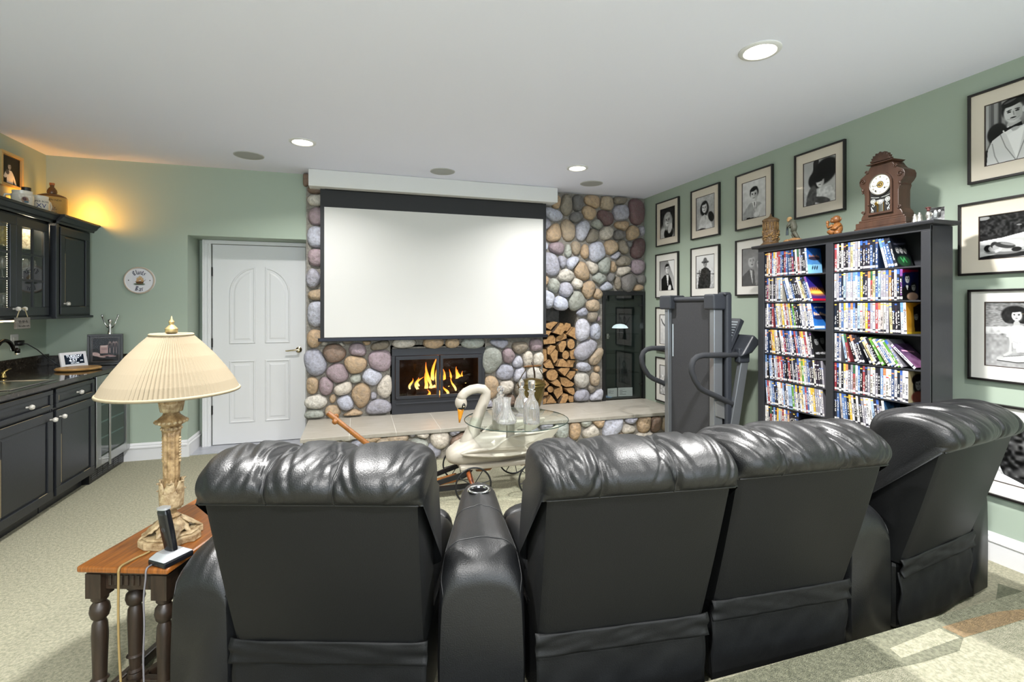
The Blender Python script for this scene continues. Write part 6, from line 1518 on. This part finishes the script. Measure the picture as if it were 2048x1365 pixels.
# pleated shade
SHD = bpy.data.materials.new('pleated linen shade'); SHD.use_nodes = True
b = SHD.node_tree.nodes['Principled BSDF']; b.inputs['Base Color'].default_value = (*hx('7c725f'), 1); b.inputs['Roughness'].default_value = .9
b.inputs['Transmission Weight'].default_value = 0.0; b.inputs['Subsurface Weight'].default_value = 0.0
tlb = SHD.node_tree.nodes.new('ShaderNodeBsdfTranslucent'); tlb.inputs[0].default_value = (*hx('ecd8b0'), 1)
mxs = SHD.node_tree.nodes.new('ShaderNodeMixShader'); mxs.inputs[0].default_value = .05
SHD.node_tree.links.new(b.outputs[0], mxs.inputs[1]); SHD.node_tree.links.new(tlb.outputs[0], mxs.inputs[2]); SHD.node_tree.links.new(mxs.outputs[0], SHD.node_tree.nodes['Material Output'].inputs[0])
NP_ = 96; vs = []; prof = [(.068, .782), (.098, .752), (.14, .704), (.178, .652), (.207, .606), (.227, .565)]
for k in range(NP_ * 2):
    a = math.pi * k / NP_; 
    for r, z in prof: vs.append(((r + (.0042 if k % 2 else -.0042) * (r / .2) ** .4) * math.cos(a), (r + (.0042 if k % 2 else -.0042) * (r / .2) ** .4) * math.sin(a), z))
n = len(prof); N2 = NP_ * 2
MB().add(vs, [(k * n + j, ((k + 1) % N2) * n + j, ((k + 1) % N2) * n + j + 1, k * n + j + 1) for k in range(N2) for j in range(n - 1)]).build('shade', SHD, lp)
TRM = mat('shade binding', '82775f', .8)
MB().torus((0, 0, .567), .2275, .006, 'z', 96, 8).build('bottom_binding', TRM, lp, smooth='all')
MB().torus((0, 0, .783), .069, .0055, 'z', 60, 8).build('top_binding', TRM, lp, smooth='all')
MB().lathe([(0, .783), (.068, .783)], 40).build('top_spider', mat('shade liner', '857c6a', .8), lp)
MB().lathe([(.012, .786), (.02, .79), (.022, .806), (.014, .815), (.007, .822), (.01, .832), (.004, .842), (.002, .852), (0, .856)], 18).build('finial', mat('pale gilt', 'd8c08c', .25, .8), lp, smooth=True)
lamp('table_lamp_bulb', 'POINT', (LX, LY, TZ + .66), 1.6, (1.0, .78, .48), .035)

px_, py_, _ = at_z(341, 1122, TZ)
ph = thing('cordless_phone', 'black cordless telephone handset standing in its silver cradle', 'telephone', (px_, py_, TZ), -38)
SIL2 = mat('silver plastic', 'b9bcc0', .28, .4)
PB = mat('black glossy plastic', '141518', .2)
MB().hexa([(-.042, -.05, 0), (.042, -.05, 0), (.042, .055, 0), (-.042, .055, 0)], [(-.042, -.05, .02), (.042, -.05, .02), (.042, .055, .02), (-.042, .055, .02)]).build('cradle_base', PB, ph, bev=.005)
MB().hexa([(-.043, -.052, .02), (.043, -.052, .02), (.043, .056, .02), (-.043, .056, .02)], [(-.03, -.03, .038), (.03, -.03, .038), (.03, .03, .038), (-.03, .03, .038)]).build('cradle_top', SIL2, ph, bev=.005)
q = Matrix.Translation((0, .004, .03)) @ Matrix.Rotation(R(-7), 4, 'Y') @ Matrix.Rotation(R(6), 4, 'X')
secs = []
for k in range(13):
    t_ = k / 12; z = .16 * t_; wx = .0245 - .003 * abs(t_ - .5); wy = .0125 + .002 * math.sin(t_ * 3.1)
    if k == 12: wx *= .8; wy *= .6
    secs.append([tuple(q @ Vector((wx * math.copysign(abs(math.cos(a)) ** .6, math.cos(a)), wy * math.copysign(abs(math.sin(a)) ** .6, math.sin(a)), z))) for a in [2 * math.pi * i / 20 for i in range(20)]])
MB().loft(secs).build('handset', PB, ph, smooth=True)
MB().lathe([(.010, 0), (.010, .0008), (.0085, .0012), (0, .0012)], 20, M=q @ Matrix.Translation((0, -.0132, .085)) @ Matrix.Rotation(R(90), 4, 'X')).build('speaker_mark', mat('dark grey plastic', '2f3238', .45), ph, smooth=True)
MB().loft([[tuple(q @ Vector((.0255 * math.copysign(abs(math.cos(a)) ** .6, math.cos(a)), .0135 * math.copysign(abs(math.sin(a)) ** .6, math.sin(a)) + .002, z))) for a in [2 * math.pi * i / 20 for i in range(20)]] for z in (.154, .161)]).build('silver_band', SIL2, ph, smooth=True)
def cord(name, label, pts, m, r=.003):
    t = thing(name, label, 'cord', (0, 0, 0))
    P_ = [Vector(p) for p in pts]; out = []
    for i in range(len(P_) - 1):
        a, b_, c, d = P_[max(0, i - 1)], P_[i], P_[i + 1], P_[min(len(P_) - 1, i + 2)]
        for k in range(6):
            u = k / 6; out.append(.5 * (2 * b_ + (c - a) * u + (2 * a - 5 * b_ + 4 * c - d) * u * u + (3 * b_ - a - 3 * c + d) * u ** 3))
    out.append(P_[-1]); MB().tube(out, r, 8).build('cable', m, t, smooth='all')
f_ = Vector((math.sin(R(20)), math.cos(R(20)), 0)); r__ = Vector((math.cos(R(20)), -math.sin(R(20)), 0)); C0 = Vector(c0)
def tp(x, y, z): v = C0 + r__ * x + f_ * y; return (v.x, v.y, z)
cord('lamp_cord', 'tan lamp cord hanging over the front edge of the side table', [tp(.166, .10, TZ + .004), tp(.162, .08, TZ + .004), tp(.155, .06, TZ + .004), tp(.152, .02, TZ + .006), tp(.15, -.004, TZ + .0055), tp(.149, -.013, TZ - .006), tp(.148, -.012, TZ - .03), tp(.147, -.012, .35), tp(.15, -.01, .2), tp(.165, -.012, .03), tp(.2, -.04, .004)], mat('tan cord', '8a7448', .5), .0038)
cord('phone_cord', 'thin grey telephone cord hanging down before the side table', [tp(.262, .096, TZ + .006), tp(.255, .06, TZ + .006), tp(.25, .03, TZ + .005), tp(.245, -.003, TZ + .005), tp(.244, -.012, TZ - .006), tp(.243, -.012, TZ - .03), tp(.236, -.012, .42), tp(.24, -.014, .33), tp(.235, -.012, .2), tp(.245, -.014, .03), tp(.27, -.03, .004)], mat('grey cord', '6c6a6e', .5), .0028)

# ------------------------------------------------------------------ swan cart with glass top
SW = mat('painted white wood', 'aaa397', .4, bump=(18, .12, .006))
sw = thing('swan_cart', 'white carved swan on a black wheeled cart carrying a round glass tabletop', 'table', (1.02, 3.69, 0))
OX, OY = 1.02, 3.69
def L_(u, v, Y=3.69): p = at_y(u, v, Y); return (p[0] - OX, Y - OY, p[2])
# body: keel-shaped hull lofted along x
secs = []; NS = 34
for i in range(NS):
    t = i / (NS - 1); x = -.385 + .685 * (t if t > .15 else .15 * (t / .15) ** 1.6)
    b = min(1, t / .34); rnd_ = math.sqrt(max(0., 1 - (1 - b) ** 2.4))
    up = .285 + .155 * (.45 * rnd_ + .55 * b) - .02 * max(0, t - .3); lo = .285 - .078 * rnd_
    hwid = (.02 + .105 * rnd_) * (1 - .5 * max(0, t - .55) / .45)
    if i == 0: hwid, up, lo = .012, .295, .275
    mid = (up + lo) / 2; hz = (up - lo) / 2
    secs.append([(x, hwid * math.copysign(abs(math.cos(a)) ** .85, math.cos(a)), mid + hz * math.copysign(abs(math.sin(a)) ** .85, math.sin(a))) for a in [2 * math.pi * k / 28 for k in range(28)]])
MB().loft(secs).build('body', SW, sw, smooth='all')
NK = [(933, 912, .07), (936, 896, .085), (942, 876, .066), (950, 850, .047), (957, 830, .043), (965, 810, .041), (971, 795, .040), (972, 785, .038), (966, 779, .037), (955, 777.5, .036), (942, 780, .036), (931, 785.5, .036), (924, 793, .036), (921, 800, .034)]
pts = [L_(u, v) for u, v, r in NK]
MB().tube(pts, [r for _, _, r in NK], 20).build('neck', SW, sw, smooth='all')
hc = Vector(L_(922, 806))
MB().ell(tuple(hc), (.046, .042, .056), 20, 14, M=Matrix.Translation(hc) @ Matrix.Rotation(R(-8), 4, 'Y') @ Matrix.Translation(-hc)).build('head', SW, sw, smooth='all')
bk = [Vector(L_(921.5, 817)), Vector(L_(921, 825)), Vector(L_(919.8, 836)), Vector(L_(918.8, 846))]
MB().tube(bk, [.026, .021, .013, .005], 14, flat=1.0).build('beak', mat('orange beak paint', 'd08a1e', .35), sw, smooth='all')
MB().ell(tuple(Vector(L_(922, 815))), (.031, .036, .02), 16, 10).ell(tuple(hc + Vector((.012, -.034, -.02))), (.015, .014, .026), 10, 8).build('mask', mat('black mask paint', '15130f', .35), sw, smooth='all')
MB().ell(tuple(hc + Vector((.012, -.0475, -.022))), (.005, .003, .005), 10, 6).build('eye', mat('ivory eye', 'ded4b8', .2), sw, smooth='all')
# wings: carved side boards with a swept upper edge and a pierced tail
WP = [(310, 885), (345, 862), (420, 832), (520, 806), (640, 790), (690, 765), (725, 735), (790, 682), (860, 645), (930, 622), (1000, 610), (1150, 602), (1290, 590), (1380, 567), (1450, 543), (1452, 575), (1420, 620), (1370, 672), (1330, 712), (1210, 716), (1100, 724), (1055, 742), (1036, 762), (1055, 782), (1100, 788), (1180, 780), (1140, 812), (1080, 835), (1000, 858), (860, 880), (700, 893), (560, 902), (420, 905), (345, 900)]
for s in (-1, 1):
    Yw = 3.46
    pp = []
    for a, b_ in WP:
        q = at_y(870 + a / 5.686, 760 + b_ / 5.686, Yw); pp.append((q[0] - OX, q[2]))
    n = len(pp); x0, x1 = min(p[0] for p in pp), max(p[0] for p in pp)
    def off(x, z): t = (x - x0) / (x1 - x0); return .145 + .085 * math.sin(math.pi * min(1, t * .9 + .05)) + .05 * (z - .33)
    vs = [(x, s * (off(x, z)), z) for x, z in pp] + [(x, s * (off(x, z) - .035), z) for x, z in pp]
    fs = [tuple(range(n)), tuple(range(n, 2 * n))[::-1]] + [(i, (i + 1) % n, n + (i + 1) % n, n + i) for i in range(n)]
    MB().add(vs, fs).build('wing', SW, sw, bev=.012, seg=3)
MB().box(-.30, .30, -.13, .13, .2, .235).build('bed', SW, sw, bev=.012, seg=3)
BLKI = mat('black wrought iron', '1e1f21', .45, .4)
RW = mat('varnished reddish wood', '8a4a24', .35, wave=(12, '6a3216', (1, 1, 4)))
HW_ = mat('varnished orange wood', '94602c', .3, wave=(10, '6f4218', (3, 3, 3)))
for wx in (-.235, .235):
    for wy in (-.265, .265):
        c = (wx, wy, .135)
        w_ = MB().torus(c, .128, .0065, 'y', 44, 8)
        w_.build('wheel', BLKI, sw, smooth='all')
        sp = MB()
        for k in range(8): a = k * math.pi / 4 + .2; sp.tube([c, (c[0] + .126 * math.cos(a), c[1], c[2] + .126 * math.sin(a))], .0032, 6)
        sp.lathe([(.014, -.014), (.014, .014)], 12, M=Matrix.Translation(c) @ Matrix.Rotation(R(90), 4, 'X')).build('spokes', BLKI, sw)
    MB().tube([(wx, -.26, .135), (wx, -.18, .15), (wx, -.06, .19), (wx, .06, .19), (wx, .18, .15), (wx, .26, .135)], [.012, .018, .022, .022, .018, .012], 12).build('axle', RW, sw, smooth='all')
MB().prism([(-.16, .2), (.26, .2), (.26, .17), (.2, .165), (.17, .18), (-.02, .18), (-.05, .155), (-.1, .15), (-.16, .155)], -.035, .035, 'y').build('undercarriage', HW_, sw, bev=.004)
for s in (-1, 1):
    MB().hexa([(-.62, s * .075 - .008, .06), (-.24, s * .11 - .008, .16), (-.24, s * .11 + .008, .16), (-.62, s * .075 + .008, .06)], [(-.62, s * .075 - .008, .095), (-.24, s * .11 - .008, .195), (-.24, s * .11 + .008, .195), (-.62, s * .075 + .008, .095)]).build('iron_strap', BLKI, sw)
MB().box(-.66, -.2, -.09, -.06, .055, .085).build('lower_strap', BLKI, sw)
MB().ell((-.5, -.1, .115), (.011, .006, .011), 10, 6).build('bolt', CHROME, sw, smooth='all')
MB().hexa([(-.66, -.03, .05), (-.3, -.05, .1), (-.3, .05, .1), (-.66, .03, .05)], [(-.66, -.03, .075), (-.3, -.05, .135), (-.3, .05, .135), (-.66, .03, .075)]).build('front_fork', HW_, sw, bev=.003)
h0, h1 = Vector(L_(905, 948)), Vector(L_(655, 826))
h0 = Vector((-.60, 0, .10)); d_ = (h1 - h0)
MB().tube([h0 + d_ * (k / 10) for k in range(11)], [.017] * 3 + [.019] * 5 + [.017, .018, .019], 14).build('pull_handle', HW_, sw, smooth=True)
hb = h0 + d_ * .915
MB().tube([hb + Vector((.0, -.075, -.002)), hb + Vector((0, .075, .004))], .010, 10).ell(tuple(hb + Vector((0, -.085, 0))), (.02, .018, .02), 12, 8).ell(tuple(hb + Vector((0, .085, 0))), (.02, .018, .02), 12, 8).build('cross_grip', HW_, sw, smooth='all')
GZ = .566; gc = Vector((1.14 - OX, 3.53 - OY, GZ))
# glass disc without a cutout; the neck passes through it
TG = glass_mat('clear glass top', (.96, 1, .98))
a_n = math.atan2(pts[5][1] - gc.y, pts[5][0] - gc.x)
MB().lathe([(0, -.005), (.386, -.005), (.39, -.002), (.39, .002), (.386, .005), (0, .005)], 72, tuple(gc)).build('glass_top', pane_mat('tabletop glass', (.95, .985, .97), .45), sw, smooth=True)
MB().torus(tuple(gc), .3895, .0035, 'z', 90, 6).build('glass_edge', mat('dark green glass edge', '2b3a36', .15), sw, smooth='all')
for x, y in ((.06, -.2), (.06, .2), (.27, 0)): MB().lathe([(.022, 0), (.022, .008)], 14, (x, y, GZ - .0135)).build('pad', mat('clear bumper', '9a958a', .3), sw)
for (x, y) in ((.06, -.2), (.06, .2), (.27, 0)): MB().box(x - .03, x + .03, y - .02, y + .02, .4, GZ - .014).build('support', SW, sw, bev=.01)

# ------------------------------------------------------------------ crystal decanters on the glass top
GT = GZ + .0056
FL_ = dict(flute=14, fl=.03)
def decanter(label, u, v, prof, stop=None, grp='crystal decanters', flute=14, square=False, tag_=False, st_m=None):
    x, y, z = at_z(u, v, GT)
    t = thing('decanter', label, 'decanter', (x, y, GT + .0005), 20, grp)
    inner = [(max(0, r - .006), z_ + (.012 if i == 0 else 0)) for i, (r, z_) in enumerate(prof)]
    full = [(0, 0)] + prof + inner[::-1] + [(0, inner[0][1])]
    MB().lathe(full, 56, flute=flute, fl=.035, caps=False).build('bottle', CRY, t, smooth=True)
    if stop: stop(t, prof[-1][1])
    if tag_:
        mb = MB().ell((.0, -prof[len(prof) // 2][0] - .004, prof[-1][1] * .62), (.021, .003, .02), 14, 8); mb.build('label_tag', mat('white porcelain tag', 'ece8e4', .2), t, smooth='all')
    return t
def ball(t, z): MB().lathe([(.012, -.02), (.013, .0), (.018, .006), (.012, .012), (.022, .02), (.027, .036), (.022, .052), (.01, .06), (0, .062)], 10).build('stopper', CRY, t).location = (0, 0, z)
def spear(t, z): MB().lathe([(.01, -.02), (.011, 0), (.02, .008), (.012, .016), (.02, .03), (.024, .05), (.016, .07), (.006, .082), (0, .084)], 12).build('stopper', CRY, t).location = (0, 0, z)
def block(t, z): MB().lathe([(.01, -.02), (.011, 0), (.014, .01), (.024, .016), (.026, .07), (.022, .075), (0, .075)], 8).build('stopper', CRY, t).location = (0, 0, z)
decanter('square shouldered crystal decanter with a ball stopper on the glass top', 1001, 840, [(.056, 0), (.058, .01), (.058, .13), (.05, .15), (.028, .162), (.022, .175), (.03, .19)], ball, tag_=True, flute=20)
decanter('open crystal carafe with flared neck, in front of the ball stoppered decanter', 1013, 848, [(.055, 0), (.07, .012), (.07, .035), (.055, .065), (.034, .1), (.028, .13), (.03, .165), (.035, .185)], flute=12)
decanter('footed crystal decanter with a pointed stopper on the glass top', 1043, 832, [(.05, 0), (.045, .008), (.02, .02), (.03, .035), (.056, .07), (.052, .1), (.038, .135), (.022, .16), (.019, .185), (.028, .2)], spear, tag_=True, flute=16)
decanter('tall slim crystal decanter with a flat topped stopper on the glass top', 1063, 847, [(.056, 0), (.058, .01), (.056, .1), (.048, .145), (.028, .175), (.02, .2), (.02, .22), (.03, .232)], block, flute=16)

# ------------------------------------------------------------------ brass coal scuttle on the hearth
kx, ky = 1.785, 5.0
ks = thing('coal_scuttle', 'old brass coal scuttle with a lid and bail handle on the hearth', 'scuttle', (kx, ky, .2855), 8)
OB = mat('tarnished brass', '8a7a48', .3, .9, bump=(30, .2, .006), mott=(12, '5c5030', .8))
MB().lathe([(0, .012), (.07, .0), (.085, .0), (.08, .02), (.1, .06), (.135, .16), (.15, .25), (.152, .3), (.14, .30), (.12, .16), (0, .1)], 36, sx=1.0, sy=.85).build('bucket', OB, ks, smooth=True)
lid = [(x * 1.0, z) for x, z in [(-.16, .285), (.15, .30), (.15, .315), (.09, .345), (0, .355), (-.09, .345), (-.16, .3)]]
MB().lathe([(.156, .298), (.158, .306), (.14, .32), (.09, .345), (.04, .356), (0, .36)], 36, sx=1.0, sy=.85).build('lid', OB, ks, smooth=True)
MB().hexa([(-.17, -.17, .13), (-.0, -.16, .13), (.0, -.13, .13), (-.17, -.12, .13)], [(-.155, -.135, .30), (.1, -.125, .30), (.1, -.11, .30), (-.155, -.11, .30)]).build('front_plate', OB, ks, bev=.004)
MB().torus((0, 0, .285), .153, .006, 'z', 40, 8).build('rim_band', OB, ks, smooth='all')
hp = [(-.155, 0, .28), (-.15, -.01, .34), (-.12, -.02, .40), (-.09, -.025, .44), (-.085, -.028, .485)]
MB().tube(hp, .005, 8).tube([(-x, y, z) for x, y, z in hp], .005, 8).build('bail', mat('dark brass rod', '4a4026', .4, .8), ks, smooth='all')
MB().lathe([(.006, -.105), (.01, -.095), (.007, -.08), (.013, -.06), (.01, -.03), (.014, 0), (.01, .03), (.013, .06), (.007, .08), (.01, .095), (.006, .105)], 14, M=Matrix.Translation((0, -.028, .488)) @ Matrix.Rotation(R(90), 4, 'Y')).build('turned_grip', mat('turned grip', '6a4a2a', .35), ks, smooth=True)
MB().tube([(.03, -.02, .36), (.02, -.03, .42), (.005, -.035, .48), (-.01, -.03, .53)], [.008, .01, .008, .011], 10).build('shovel_handle', mat('dark turned wood', '2e1f16', .4), ks, smooth='all')
